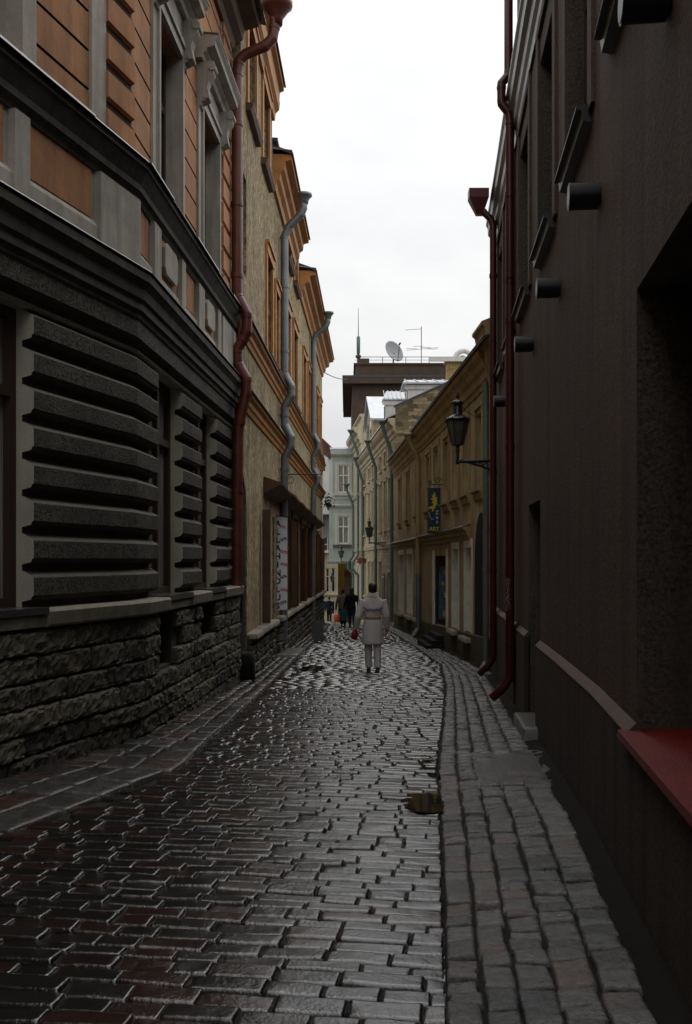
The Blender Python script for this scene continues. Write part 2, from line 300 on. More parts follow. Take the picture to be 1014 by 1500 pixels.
# ------------------------------------------------------------------ mesh and object helpers
ROOT = {}
class MB:
    def __init__(s): s.v = []; s.f = []; s.m = []; s.s = []
    def add(s, vs, fs, mi=0, smooth=False):
        o = len(s.v); s.v.extend([tuple(p) for p in vs])
        for f in fs: s.f.append(tuple(i + o for i in f)); s.m.append(mi); s.s.append(smooth)
    def quad(s, a, b, c, d, mi=0): s.add([a, b, c, d], [(0, 1, 2, 3)], mi)
    def hexa(s, p, mi=0):      # p: 4 bottom, 4 top
        s.add(p, [(3, 2, 1, 0), (4, 5, 6, 7), (0, 1, 5, 4), (1, 2, 6, 5), (2, 3, 7, 6), (3, 0, 4, 7)], mi)
    def abox(s, x0, x1, y0, y1, z0, z1, mi=0):
        s.hexa([(x0, y0, z0), (x1, y0, z0), (x1, y1, z0), (x0, y1, z0), (x0, y0, z1), (x1, y0, z1), (x1, y1, z1), (x0, y1, z1)], mi)
    def box(s, F, t0, t1, n0, n1, z0, z1, mi=0):
        q = F.pt
        s.hexa([q(t0, n0, z0), q(t1, n0, z0), q(t1, n1, z0), q(t0, n1, z0), q(t0, n0, z1), q(t1, n0, z1), q(t1, n1, z1), q(t0, n1, z1)], mi)
    def sweep(s, F, prof, t0, t1, closed=True, caps=True, mats=None, capm=0, smooth=False):
        ts = F.cuts(t0, t1); k = len(prof); vs = []
        for t in ts:
            for (n, z) in prof: vs.append(F.pt(t, n, z))
        kk = k if closed else k - 1
        o = len(s.v); s.v.extend([tuple(p) for p in vs])
        for i in range(len(ts) - 1):
            for j in range(kk):
                a = i * k + j; b = i * k + (j + 1) % k
                s.f.append((o + a, o + b, o + b + k, o + a + k)); s.m.append(mats[j] if mats else 0); s.s.append(smooth)
        if caps and closed:
            s.f.append(tuple(o + j for j in range(k))); s.m.append(capm); s.s.append(False)
            e = (len(ts) - 1) * k
            s.f.append(tuple(o + e + j for j in reversed(range(k)))); s.m.append(capm); s.s.append(False)
    def prism(s, F, poly, n0, n1, mi=0):
        k = len(poly)
        vs = [F.pt(t, n0, z) for t, z in poly] + [F.pt(t, n1, z) for t, z in poly]
        s.add(vs, [tuple(range(k)), tuple(range(2 * k - 1, k - 1, -1))] + [(i, (i + 1) % k, k + (i + 1) % k, k + i) for i in range(k)], mi)
    def tube(s, pts, r, seg=10, mi=0, caps=True, smooth=True):
        pts = [Vector(p) for p in pts]; n = len(pts)
        rs = r if hasattr(r, '__len__') else [r] * n
        T = []
        for i in range(n):
            d = (pts[min(i + 1, n - 1)] - pts[max(i - 1, 0)])
            T.append(d.normalized() if d.length > 1e-9 else Vector((0, 0, 1)))
        ref = Vector((1, 0, 0)) if abs(T[0].x) < .9 else Vector((0, 1, 0))
        a = (ref - T[0] * ref.dot(T[0])).normalized(); vs = []
        for i in range(n):
            a = (a - T[i] * a.dot(T[i])).normalized(); b = T[i].cross(a)
            for k in range(seg):
                th = 2 * math.pi * k / seg
                vs.append(pts[i] + (a * math.cos(th) + b * math.sin(th)) * rs[i])
        fs = []
        for i in range(n - 1):
            for k in range(seg):
                fs.append((i * seg + k, i * seg + (k + 1) % seg, (i + 1) * seg + (k + 1) % seg, (i + 1) * seg + k))
        s.add(vs, fs, mi, smooth)
        if caps:
            s.add(vs[:seg], [tuple(reversed(range(seg)))], mi); s.add(vs[-seg:], [tuple(range(seg))], mi)
    def lathe(s, c, prof, seg=12, mi=0, smooth=True, axis='z', rot=0):
        c = Vector(c); vs = []
        for r, z in prof:
            for k in range(seg):
                th = 2 * math.pi * k / seg + rot
                p = Vector((r * math.cos(th), r * math.sin(th), z))
                if axis == 'x': p = Vector((z, r * math.cos(th), r * math.sin(th)))
                vs.append(c + p)
        fs = [(i * seg + k, i * seg + (k + 1) % seg, (i + 1) * seg + (k + 1) % seg, (i + 1) * seg + k) for i in range(len(prof) - 1) for k in range(seg)]
        fs += [tuple(reversed(range(seg))), tuple((len(prof) - 1) * seg + k for k in range(seg))]
        s.add(vs, fs, mi, smooth)
    def loft(s, rings, seg=16, mi=0, smooth=True, wob=0, rng=None, pw=2.0):
        """rings: (cx, cy, z, rx, ry)"""
        vs = []
        for i, (cx, cy, z, rx, ry) in enumerate(rings):
            for k in range(seg):
                th = 2 * math.pi * k / seg; c, n = math.cos(th), math.sin(th)
                q = (abs(c) ** pw + abs(n) ** pw) ** (-1 / pw)
                wv = 1 + wob * noise.noise(Vector((c * 2.2, n * 2.2 + cx, z * 1.1)))
                vs.append((cx + rx * c * q * wv, cy + ry * n * q * wv, z))
        fs = [(i * seg + k, i * seg + (k + 1) % seg, (i + 1) * seg + (k + 1) % seg, (i + 1) * seg + k) for i in range(len(rings) - 1) for k in range(seg)]
        fs += [tuple(reversed(range(seg))), tuple((len(rings) - 1) * seg + k for k in range(seg))]
        s.add(vs, fs, mi, smooth)
    def stone(s, c, ax, ay, nrm, hx, hy, dome, skirt, res=4, rough=0, seed=0, mi=0, p=4, craggy=False):
        c = Vector(c); vs = []; rx, ry = res if hasattr(res, '__len__') else (res, res); ql = max(1, min(2.5, hx / hy)); eu = .45 / ql; pu = p * ql; R2, C2 = rx + 2, ry + 2
        sh = [(noise.noise(Vector((seed * 1.7 + q, 3.3, q))) * .05) for q in range(4)]
        tx, ty = noise.noise(Vector((seed, 9.1, 0))) * .5, noise.noise(Vector((seed, 0, 4.7))) * .5
        for i in range(R2):
            for j in range(C2):
                u = max(-1, min(1, (i - 1) / (rx - 1) * 2 - 1)); v = max(-1, min(1, (j - 1) / (ry - 1) * 2 - 1)); u = math.copysign(abs(u) ** (.8 if craggy else eu), u); v = math.copysign(abs(v) ** (.55 if craggy else .45), v)
                e = 1 - .022 * (u * v) ** 4
                x = hx * u * e * (1 + sh[0] * v / ql) + hx / ql * sh[1] * v * .5; y = hy * v * e * (1 + sh[2] * u) + hy * sh[3] * u * .4
                edge = i in (0, R2 - 1) or j in (0, C2 - 1)
                h = -skirt if edge else dome * ((1 - abs(u) ** pu) * (1 - abs(v) ** p) - .5) * 1.2 + dome * .35 * (tx * u + ty * v)
                if not edge and rough:
                    q = Vector((x * 9 + seed * 3.1, y * 9 + seed, seed)); 
                    h += rough * ((noise.noise(q) + .5 * noise.noise(q * 2.3)) if not craggy else (1.5 * abs(noise.noise(q * 1.3)) + .9 * abs(noise.noise(q * 3.1)) + .5 * noise.noise(q * 6.7) - .5))
                    x += rough * .6 * noise.noise(q + Vector((7, 0, 0))); y += rough * .6 * noise.noise(q + Vector((0, 7, 0)))
                vs.append(c + ax * x + ay * y + nrm * h)
        fs = [(i * C2 + j, (i + 1) * C2 + j, (i + 1) * C2 + j + 1, i * C2 + j + 1) for i in range(R2 - 1) for j in range(C2 - 1)]
        s.add(vs, fs, mi, not craggy)
    def build(s, name, mats, parent=None, label=None, cat=None, group=None, kind=None, recalc=True, weld=False, loc=None):
        me = bpy.data.meshes.new(name)
        off = ROOT.get(parent, Vector((0, 0, 0))) if parent else (Vector(loc) if loc else Vector((0, 0, 0)))
        me.from_pydata([(x - off.x, y - off.y, z - off.z) for x, y, z in s.v], [], s.f)
        for m in (mats if isinstance(mats, (list, tuple)) else [mats]): me.materials.append(m)
        me.polygons.foreach_set('material_index', s.m); me.polygons.foreach_set('use_smooth', s.s)
        if recalc:
            bm = bmesh.new(); bm.from_mesh(me)
            if weld: bmesh.ops.remove_doubles(bm, verts=bm.verts, dist=.0004)
            bmesh.ops.recalc_face_normals(bm, faces=bm.faces); bm.to_mesh(me); bm.free()
        me.update()
        o = bpy.data.objects.new(name, me); COL.objects.link(o)
        ROOT[o] = off
        if parent: o.parent = parent
        elif loc: o.location = loc
        tag(o, label, cat, group, kind); return o
def tag(o, label=None, cat=None, group=None, kind=None):
    if label: o['label'] = label
    if cat: o['category'] = cat
    if group: o['group'] = group
    if kind: o['kind'] = kind
def thing(name, loc, label, cat, group=None):
    o = bpy.data.objects.new(name, None); COL.objects.link(o); o.location = loc; o.empty_display_size = .2
    ROOT[o] = Vector(loc); tag(o, label, cat, group); return o
def copy_tree(o, parent=None):
    c = o.copy(); COL.objects.link(c); c.parent = parent
    for ch in list(o.children): copy_tree(ch, c)
    return c

class Path:
    """a facade line; t runs along `key`, n is the distance out towards the street"""
    def __init__(s, pts, side, key=1):
        s.p = [Vector(q) for q in pts]; s.key = key; s.side = side; n = len(pts)
        nr = []
        for i in range(n - 1):
            d = (s.p[i + 1] - s.p[i]).normalized(); nr.append(Vector((d.y, -d.x)) * side)
        s.m = []
        for i in range(n):
            a = nr[max(i - 1, 0)]; b = nr[min(i, n - 2)]
            s.m.append((a + b) / (1 + a.dot(b)))
        s.nr = nr
    def seg(s, t):
        k = s.key
        for i in range(len(s.p) - 1):
            if t <= s.p[i + 1][k] or i == len(s.p) - 2: return i
    def pt(s, t, n=0, z=0):
        i = s.seg(t); a, b = s.p[i], s.p[i + 1]; f = (t - a[s.key]) / (b[s.key] - a[s.key])
        q = (a + s.m[i] * n) * (1 - f) + (b + s.m[i + 1] * n) * f
        return Vector((q.x, q.y, z))
    def cuts(s, t0, t1):
        return [t0] + [q[s.key] for q in s.p if t0 + 1e-4 < q[s.key] < t1 - 1e-4] + [t1]
    def axes(s, t):
        i = s.seg(t); d = (s.p[i + 1] - s.p[i]).normalized(); nr = s.nr[i]
        return Vector((d.x, d.y, 0)), Vector((nr.x, nr.y, 0))

def wall(mb, F, t0, t1, z0, z1, openings=(), n=0, depth=.25, mw=0, mr=1, sides=4.0, top=True, arch=None):
    """openings: (ta, tb, za, zb[, depth]); adds reveals"""
    ts = sorted(set(F.cuts(t0, t1) + [q for o in openings for q in o[:2]])); zs = sorted(set([z0, z1] + [q for o in openings for q in o[2:4]]))
    for i in range(len(ts) - 1):
        for j in range(len(zs) - 1):
            tm = (ts[i] + ts[i + 1]) / 2; zm = (zs[j] + zs[j + 1]) / 2
            if any(o[0] < tm < o[1] and o[2] < zm < o[3] for o in openings): continue
            mb.quad(F.pt(ts[i], n, zs[j]), F.pt(ts[i + 1], n, zs[j]), F.pt(ts[i + 1], n, zs[j + 1]), F.pt(ts[i], n, zs[j + 1]), mw)
    for o in openings:
        a, b, c, d = o[:4]; dn = n - (o[4] if len(o) > 4 else depth)
        q = F.pt
        mb.quad(q(a, n, c), q(a, dn, c), q(a, dn, d), q(a, n, d), mr); mb.quad(q(b, n, c), q(b, dn, c), q(b, dn, d), q(b, n, d), mr)
        mb.quad(q(a, n, c), q(b, n, c), q(b, dn, c), q(a, dn, c), mr); mb.quad(q(a, n, d), q(b, n, d), q(b, dn, d), q(a, dn, d), mr)
    if sides:
        q = F.pt
        for t in (t0, t1): mb.quad(q(t, n, z0), q(t, n - sides, z0), q(t, n - sides, z1), q(t, n, z1), mw)
        mb.quad(q(t0, n - sides, z0), q(t1, n - sides, z0), q(t1, n - sides, z1), q(t0, n - sides, z1), mw)
        if top:
            for a, b in zip(F.cuts(t0, t1), F.cuts(t0, t1)[1:]): mb.quad(q(a, n, z1), q(b, n, z1), q(b, n - sides, z1), q(a, n - sides, z1), mw)

def window(parent, F, t0, t1, z0, z1, n, fm, gm, fw=.07, bars=(1, 1), th=.06, name='window', proud=0.0, transom=.66):
    """a window of its own: frame with mullions, and its pane as a sub-part; sits at depth n, 3 mm inside the reveal"""
    e = .003; t0 += e; t1 -= e; z0 += e; z1 -= e
    f = MB(); B = f.box
    B(F, t0, t1, n, n + th, z0, z0 + fw); B(F, t0, t1, n, n + th, z1 - fw, z1)
    B(F, t0, t0 + fw, n, n + th, z0 + fw, z1 - fw); B(F, t1 - fw, t1, n, n + th, z0 + fw, z1 - fw)
    for k in range(bars[0]):
        c = t0 + (t1 - t0) * (k + 1) / (bars[0] + 1); B(F, c - fw * .45, c + fw * .45, n + .004, n + th - .004, z0 + fw, z1 - fw)
    for k in range(bars[1]):
        c = z0 + (z1 - z0) * (transom if bars[1] == 1 else (k + 1) / (bars[1] + 1)); B(F, t0 + fw, t1 - fw, n + .002, n + th + .006, c - fw * .5, c + fw * .5)
    o = f.build(name, fm, parent)
    g = MB(); g.box(F, t0 + .01, t1 - .01, n - .02, n + .012, z0 + .01, z1 - .01); g.build('pane', gm, o)
    return o

def text_into(mb, s, size, origin, ux, uz, mi=0, lift=.0, rot=0, center=True):
    """letters as thin flat shapes laid on a panel"""
    cu = bpy.data.curves.new('txt', 'FONT'); cu.body = s; cu.size = size; cu.resolution_u = 3; cu.offset = size * .03
    cu.align_x = 'CENTER' if center else 'LEFT'
    ob = bpy.data.objects.new('txt', cu); COL.objects.link(ob)
    me = ob.to_mesh(); un = Vector(ux).cross(Vector(uz))
    c, sn = math.cos(rot), math.sin(rot)
    vs = [Vector(origin) + Vector(ux) * (v.co.x * c - v.co.y * sn) + Vector(uz) * (v.co.x * sn + v.co.y * c) + un * lift for v in me.vertices]
    mb.add(vs, [tuple(p.vertices) for p in me.polygons], mi); ob.to_mesh_clear()
    bpy.data.objects.remove(ob); bpy.data.curves.remove(cu)

def lerp_tab(tab, y):
    if y <= tab[0][0]: a, b = tab[0], tab[1]
    elif y >= tab[-1][0]: a, b = tab[-2], tab[-1]
    else:
        for a, b in zip(tab, tab[1:]):
            if a[0] <= y <= b[0]: break
    return a[1] + (b[1] - a[1]) * (y - a[0]) / (b[0] - a[0])

# ------------------------------------------------------------------ the lie of the land
GZ = [(-30, -1.0), (0, -1.7), (10, -1.97), (20, -2.27), (30, -2.55), (43, -2.93), (55, -3.5), (64, -4.1), (90, -5.7), (200, -13)]
def gz(y): return lerp_tab(GZ, y)
LEFT_EDGE = [(-6, -6.1), (1, -3.95), (6.5, -2.29), (9.03, -1.52), (13.15, -1.39), (18.7, -1.26), (24, -1.15), (31, -.95), (45, -.75), (60, -1.1), (78, -2.2)]
GUTTER = [(-6, .05), (1, .2), (3.94, .39), (6.26, .6), (9.4, .868), (13, 1.28), (17.3, 1.75), (22, 2.12), (30, 2.02), (40, 1.75), (47, 1.4), (60, .85), (78, -.2)]
WALL_R = Path([(.6, -32), (.85, -7), (.92, 0), (1.47, 4.36), (1.80, 6.97), (2.03, 9.33), (2.24, 11.76), (2.63, 16.0), (2.92, 19.3)], -1)
WALL_D = Path([(3.764 - .036 * 19.3, 19.3), (3.764 - .036 * 44, 44)], -1)
WALL_E = Path([(5.125 - .065 * 44, 44), (5.125 - .065 * 64, 64)], -1)
WALL_E2 = Path([(5.125 - .065 * 64, 64), (5.125 - .065 * 72, 72)], -1)
WALL_A = Path([(-3.0, -32), (-4.44, 3.0), (-2.2, 10.9), (-1.845, 17.4)], 1)  # stretch behind the camera is unseen, bent inward to cut the light
def cl(t): return -2.363 + .0285 * t
WALL_C = Path([(cl(17.0), 17.0), (cl(44.7), 44.7)], 1)
def wall_right_x(y):
    if y < 19.3: return WALL_R.pt(y).x
    if y < 44: return WALL_D.pt(y).x
    return WALL_E.pt(y).x
def surf(x, y):
    """paving surface: falls gently to the gutter and rises to both sides"""
    g = lerp_tab(GUTTER, y); d = x - g
    return gz(y) + (min(.06, abs(d) * .022) if d < 0 else min(.05, d * .05)) - .025 + .012 * noise.noise(Vector((x * .9, y * .6, 0)))

# ground: one sheet out to the horizon
g = MB(); xs = [-300, -60, -20] + [-8 + .5 * i for i in range(28)] + [20, 60, 300]; ys = [-30, -14] + [-8 + .5 * i for i in range(176)] + [100, 140, 200, 400, 900]
for y in ys:
    for x in xs: g.v.append((x, y, (surf(x, y) if -8 < x < 6 and -8 < y < 80 else gz(y)) - .025))
W_ = len(xs)
for i in range(len(ys) - 1):
    for j in range(W_ - 1): g.f.append((i * W_ + j, i * W_ + j + 1, (i + 1) * W_ + j + 1, (i + 1) * W_ + j)); g.m.append(0); g.s.append(True)
g.build('ground', M['ground'], kind='structure')

rng = random.Random(5)
road = MB(); y0 = 1.2; k = 0; Zv = Vector((0, 0, 1))
SL = -.13
while y0 < 72:
    d = rng.uniform(.10, .155) * (1 if y0 < 26 else 1.25 if y0 < 45 else 1.6)
    xL, xR = lerp_tab(LEFT_EDGE, y0), lerp_tab(GUTTER, y0)
    x = xL - rng.uniform(0, .2)
    while x < xR - .03:
        wd = rng.uniform(.17, .37) * (1 if y0 < 26 else 1.2 if y0 < 45 else 1.5)
        if x + wd > xR - .06: wd = max(.06, xR - x)
        cx = x + wd / 2; cy = y0 + d / 2 + SL * (cx - (xL + xR) / 2) + rng.uniform(-.008, .008)
        le, ri = lerp_tab(LEFT_EDGE, cy), lerp_tab(GUTTER, cy)
        if cx > le + .03 and cx < ri + .02:
            z = surf(cx, cy) + rng.uniform(-.009, .007)
            ax = Vector((1, SL + rng.uniform(-.03, .03), rng.uniform(-.022, .022))).normalized(); ay = Vector((-SL, 1, -.027 + rng.uniform(-.03, .03))).normalized(); nr = ax.cross(ay)
            near = y0 < 9
            road.stone((cx, cy, z), ax, ay, nr, wd / 2 + .004, d / 2 - .003, .013, .045, 9 if near else 6 if y0 < 16 else 5 if y0 < 30 else 3, .0062 if near else .004, k * .37, p=20 if y0 < 16 else 10)
            k += 1
        x += wd
    y0 += d
road.build('cobbled_road', M['sett'], kind='structure', recalc=False)

# granite strip of lengthwise rows between gutter and the right-hand wall
strip = MB(); fr = [0, .18, .36, .56, .78, 1.0]
for c in range(5):
    y = 1.2
    while y < 46:
        ln = rng.choice((rng.uniform(.09, .17), rng.uniform(.11, .20), rng.uniform(.16, .30))) * (1 if y < 20 else 1.4)
        ym = y + ln / 2
        a, b = lerp_tab(GUTTER, ym) + .015, wall_right_x(ym) - .195
        x0, x1 = a + (b - a) * fr[c], a + (b - a) * fr[c + 1]
        if not (8.45 < ym < 10.1 and c >= 2 and ym < 10.2 - .25 * (4 - c)):
            dx = (lerp_tab(GUTTER, ym + .2) - lerp_tab(GUTTER, ym - .2)) / .4
            ay = Vector((dx, 1, -.027 + rng.uniform(-.06, .06))).normalized(); ax = Vector((1, -.10 + rng.uniform(-.08, .08), .075 + rng.uniform(-.05, .05))).normalized(); nr = ax.cross(ay).normalized()
            strip.stone(((x0 + x1) / 2 + rng.uniform(-.008, .008), ym, surf((x0 + x1) / 2, ym) + rng.uniform(-.012, .014)), ax, ay, nr, (x1 - x0) / 2 - rng.uniform(.003, .009), ln / 2 - .003, .012, .05, 9 if y < 9 else 5, .007, k * .37, p=18); k += 1
        y += ln
strip.build('granite_strip', M['strip_sett'], kind='structure', recalc=False)
sl = MB(); xa = lerp_tab(GUTTER, 8) + .36 * 1.0
sl.stone((1.54, 9.25, surf(1.5, 9.25) - .008), Vector((1, -.06, .04)).normalized(), Vector((.10, 1, -.027)).normalized(), Zv, .44, .92, .010, .06, 30, .012, 3.3, p=20)
sl.build('concrete_slab', M['slab'], kind='structure', recalc=False)
ft = MB(); yy = [.5 + .4 * i for i in range(110)]
for i, y in enumerate(yy):
    xw = wall_right_x(y); z = surf(xw - .2, y) + .004
    for xx, zz in ((xw - .22, z - .06), (xw - .19, z - .012 + .01 * noise.noise(Vector((1, y * 3, 0)))), (xw - .06, z + .002 + .012 * noise.noise(Vector((2, y * 3, 0)))), (xw + .12, z + .03)): ft.v.append((xx, y, zz))
for i in range(len(yy) - 1):
    for j in range(3): ft.f.append((i * 4 + j, i * 4 + j + 1, i * 4 + j + 5, i * 4 + j + 4)); ft.m.append(0); ft.s.append(True)
ft.build('wall_footing_strip', M['footing'], kind='structure', recalc=False)

# pavement flags along the left-hand walls
flag = MB()
def wall_left_x(y): return WALL_A.pt(y).x if y < 17.4 else cl(y)
for c in range(3):
    y = -1.0
    while y < 44:
        ln = rng.uniform(.32, .75) if c else rng.uniform(.16, .42)
        ym = y + ln / 2; a = lerp_tab(LEFT_EDGE, ym) - .005; b = wall_left_x(ym) + .02
        if b > a - .15: y += ln; continue
        f0, f1 = (0, .36), (.36, .68); f0, f1 = [(0, .34), (.34, .66), (.66, 1)][2 - c]
        x1, x0 = a + (b - a) * f0, a + (b - a) * f1
        dx = (lerp_tab(LEFT_EDGE, ym + .2) - lerp_tab(LEFT_EDGE, ym - .2)) / .4
        ay = Vector((dx, 1, -.027 + rng.uniform(-.02, .02))).normalized(); ax = Vector((1, -dx * .6, -.02 + rng.uniform(-.03, .03))).normalized(); nr = ax.cross(ay).normalized()
        sl_ = math.hypot(1, dx)
        flag.stone(((x0 + x1) / 2, ym, surf(a, ym) + .026 + rng.uniform(-.010, .010)), ax, ay, nr, (x1 - x0) / 2 - .010, ln * sl_ / 2 - .009, .012, .08, 9 if y < 14 else 5, .008, k * .37, p=14); k += 1
        y += ln
flag.build('pavement', M['flag'], kind='structure', recalc=False)

def puddle(cx, cy, rx, ry, dz, seed):
    m = MB(); n = 40; z = surf(cx, cy) + dz; vs = [(cx, cy, z)]
    for i in range(n):
        a = 2 * math.pi * i / n; q = 1 + .42 * noise.noise(Vector((math.cos(a) * 1.6, math.sin(a) * 1.6, seed))) + .14 * noise.noise(Vector((math.cos(a) * 6, math.sin(a) * 6, seed)))
        x, y = cx + math.cos(a) * rx * q, cy + math.sin(a) * ry * q
        vs.append((x, y, z - .027 * (y - cy)))
    m.add(vs, [(0, 1 + i, 1 + (i + 1) % n) for i in range(n)]); m.build('puddle', M['puddle'], kind='structure')
puddle(.62, 7.75, .17, .36, .016, 1.0); puddle(.80, 9.35, .07, .55, .009, 2.0); puddle(-.72, 20.2, .24, .8, .018, 3.2); puddle(.02, 19.8, .16, .5, .014, 7.2)
pg = MB(); n = 260
for i in range(n):        # water lying along the gutter joint
    y = 2.2 + i * .03; gx = lerp_tab(GUTTER, y); ww = .004 + .020 * max(0, .35 + noise.noise(Vector((0, y * 2.2, 5)))) + .012 * noise.noise(Vector((4, y * 9, 5))) + (.008 if y < 5 else 0)
    zz = surf(gx, y) - .002
    pg.v += [(gx - max(.002, ww) - .006, y, zz), (gx + .006 + .3 * max(0, ww), y, zz)]
for i in range(n - 1): pg.f.append((2 * i, 2 * i + 1, 2 * i + 3, 2 * i + 2)); pg.m.append(0); pg.s.append(False)
pg.build('gutter_water', M['puddle'], kind='structure')

# ------------------------------------------------------------------ helpers for downpipes
def downpipe(parent, pts, r, mat, hopper=None, shoe=True, name='downpipe', collars=()):
    m = MB(); V3 = [Vector(q) for q in pts]
    for i, (a, b) in enumerate(zip(V3, V3[1:])):
        d = (b - a).normalized(); m.tube([a - d * r * .25, b + d * r * .25], r, 14)
        if i and (b - a).length > .2: m.tube([a + d * .02, a + d * .06], r * 1.1, 14)
    for z in collars:
        for a, b in zip(pts, pts[1:]):
            a, b = Vector(a), Vector(b)
            if min(a.z, b.z) < z < max(a.z, b.z):
                f = (z - a.z) / (b.z - a.z); c = a.lerp(b, f); d = (b - a).normalized()
                m.tube([c - d * .035, c + d * .035], r * 1.16, 12)
    o = m.build(name, mat, parent)
    if hopper:
        h = MB(); c, rr, hh = hopper; h.lathe(c, [(r * 1.02, -hh * .75), (r * 1.1, -hh * .5), (rr * .8, -.1 * hh), (rr, 0), (rr, hh * .25), (rr * .88, hh * .25), (rr * .8, 0), (.01, -.05)], 14); h.build('hopper', mat, o)
    return o
def rockface(mb, F, t0, t1, zb, zt, hcourse, rng, n=-.02, holes=(), lmin=.35, lmax=.95, dome=.055, far=False):
    """rock-faced blocks in courses; zb(t) is the bottom"""
    z = zt; seed = rng.random() * 50
    while z > zb((t0 + t1) / 2) - .6:
        t = t0; h = hcourse * rng.uniform(.88, 1.12)
        while t < t1 - .02:
            ln = rng.uniform(lmin, lmax)
            if t + ln > t1 - .2: ln = t1 - t
            for c in F.cuts(t, t + ln)[1:-1]: ln = c - t
            a, b = t, t + ln
            for hol in holes:
                if hol[2] < z - h / 2 < hol[3]:
                    if hol[0] - .05 <= a < hol[1] - .02: a = b = hol[1]
                    elif a < hol[0] < b: b = hol[0]
            if a >= t + ln - 1e-6 and b > t + ln: t = b; continue
            if b - a > .05 and z > zb(a) - .02:
                tm = (a + b) / 2; ax, nr = F.axes(tm); sc = (F.pt(b) - F.pt(a)).length / 2
                mb.stone(F.pt(tm, n + rng.uniform(-.012, .02), z - h / 2), ax, Zv, nr, sc - .008, h / 2 - .008, dome * rng.uniform(.6, 1.3), .10, 4 if far else (max(8, int(sc * 2 / .035)), 9), .008 if far else .027, seed, p=10, craggy=not far); seed += .77
            t = max(b, t + 1e-3) if b > a else t + ln
            if b < a + 1e-6: t = max(t, a)
        z -= h

# ------------------------------------------------------------------ the corner building on the left
cb = thing('corner_building', (-2.6, 11, gz(11)), 'orange and grey corner building with banded rustic ground floor over rough stone base', 'building')
FA = WALL_A; rng = random.Random(11)
NF, NG, NB = -.12, -.235, -.37          # face of the bands, bottom of the grooves, window plane
ZT, PIT = 2.30, .343
def pier(t0, t1, name='rusticated_pier'):
    m = MB(); prof = []; mt = []
    z = ZT
    for kk in range(8):
        zt = ZT - kk * PIT
        prof += [(NG, zt), (NG + .02, zt - .005), (NF - .01, zt - .05), (NF, zt - .065), (NF, zt - .225), (NF - .02, zt - .24), (NF - .025, zt - .262), (NF - .07, zt - .275), (NG, zt - .285)]
        mt += [0, 0, 0, 1, 2, 2, 2, 2, 2]  # undercuts and groove backs take dark plaster, their shade put into colour
    prof.append((NG, ZT - 8 * PIT)); mt += [0]
    prof += [(NB - .02, ZT - 8 * PIT), (NB - .02, ZT)]; mt += [0, 0]
    m.sweep(FA, prof, t0, t1, mats=mt, capm=3); return m.build(name, [M['groove'], M['verm'], M['cornice_dark'], M['jamb']], cb)
WL = [(1.0, 2.3), (3.55, 4.9), (6.1, 7.75 - .35), (7.75, 8.99), (11.87, 13.2), (14.5, 15.68)]
WL = [(4.95, 6.25), (7.75, 8.99), (11.87, 13.2), (14.5, 15.68)]
tt = 3.05
for a, b in WL + [(17.4, 18)]:
    if tt < a: pier(tt, a)
    tt = b
ZS = ZT - 8 * PIT                          # sill level -0.444
for a, b in WL: window(cb, FA, a, b, ZS, ZT, NB, M['frame_brown'], M['glass_curtain'], fw=.09, bars=(1, 1), th=.08, transom=.72)
for a, b in WL:
    ws = MB(); ws.box(FA, a, b, NB + .003, .03, ZS - .05, ZS + .012); ws.build('window_sill', M['flash'], cb)
# stone ledge, base, basement openings
BH = [(11.55, 12.45, -1.30, -.66), (14.0, 15.05, -1.15, -.66)]
led = MB(); tcur = 3.05
for a, b in WL + [(17.4, 17.4)]:
    led.sweep(FA, [(-.3, ZS), (.02, ZS - .01), (.045, ZS - .03), (.03, ZS - .15), (.0, ZS - .175), (-.3, ZS - .175)], tcur, a); led.sweep(FA, [(-.3, ZS - .055), (.0, ZS - .06), (.01, ZS - .08), (.0, ZS - .165), (-.3, ZS - .165)], a, min(b, 17.4)); tcur = b
    if b >= 17.4: break
led.build('stone_ledge', M['sill_stone'], cb)
bs = MB(); rockface(bs, FA, 3.05, 17.4, gz, ZS - .19, .225, rng, n=-.035, holes=BH, lmin=.5, lmax=1.35, dome=.022)
bs.build('stone_base', M['base_stone'], cb, recalc=False)
core = MB(); wall(core, FA, -32, 17.4, -6, ZS - .16, BH, n=-.10, depth=.3, mw=0, mr=0, sides=5, top=False)
core.build('base_mortar', M['mortar'], cb)
for a, b, c, d in BH:
    window(cb, FA, a, b, c, d, -.38, M['frame_brown'], M['glass'], fw=.06, bars=(1, 0), name='basement_window')
# frieze, cornice
fz = MB()
fz.sweep(FA, [(NB - .05, ZT - .002), (NF + .0, ZT), (NF + .01, ZT + .03), (NG + .03, ZT + .05), (NG, ZT + .07), (NG, ZT + .12), (NF - .02, ZT + .165), (NF, ZT + .18), (NF, ZT + .37), (NF + .015, ZT + .385), (NB - .05, ZT + .385)], -6, 17.4, mats=[3, 0, 0, 2, 2, 2, 2, 1, 0, 0, 0], capm=0)  # groove under the frieze also darkened in colour for its shade
fz.build('frieze', [M['groove'], M['verm'], M['cornice_dark'], M['jamb']], cb)
cn = MB(); c0 = ZT + .387
cn.sweep(FA, [(NB, c0), (NF + .02, c0), (NF + .03, c0 + .06), (NF + .06, c0 + .075), (NF + .06, c0 + .17), (NF + .09, c0 + .19), (NF + .10, c0 + .30), (.02, c0 + .36), (.035, c0 + .375), (.035, c0 + .46), (-.05, c0 + .475), (NB, c0 + .49)], -6, 17.4)
cn.build('cornice', M['cornice_dark'], cb)
fl = MB(); z1 = 3.185
fl.sweep(FA, [(-.30, z1 + .07), (.05, z1), (.054, z1 - .009), (.048, z1 - .009), (.045, z1 - .004), (-.30, z1 + .05)], -6, 17.4)
z2 = 4.40
segs = [-6, 3.05, 5.0, 8.0, 9.75, 10.9, 12.0, 13.4, 15.0, 16.3, 17.4]
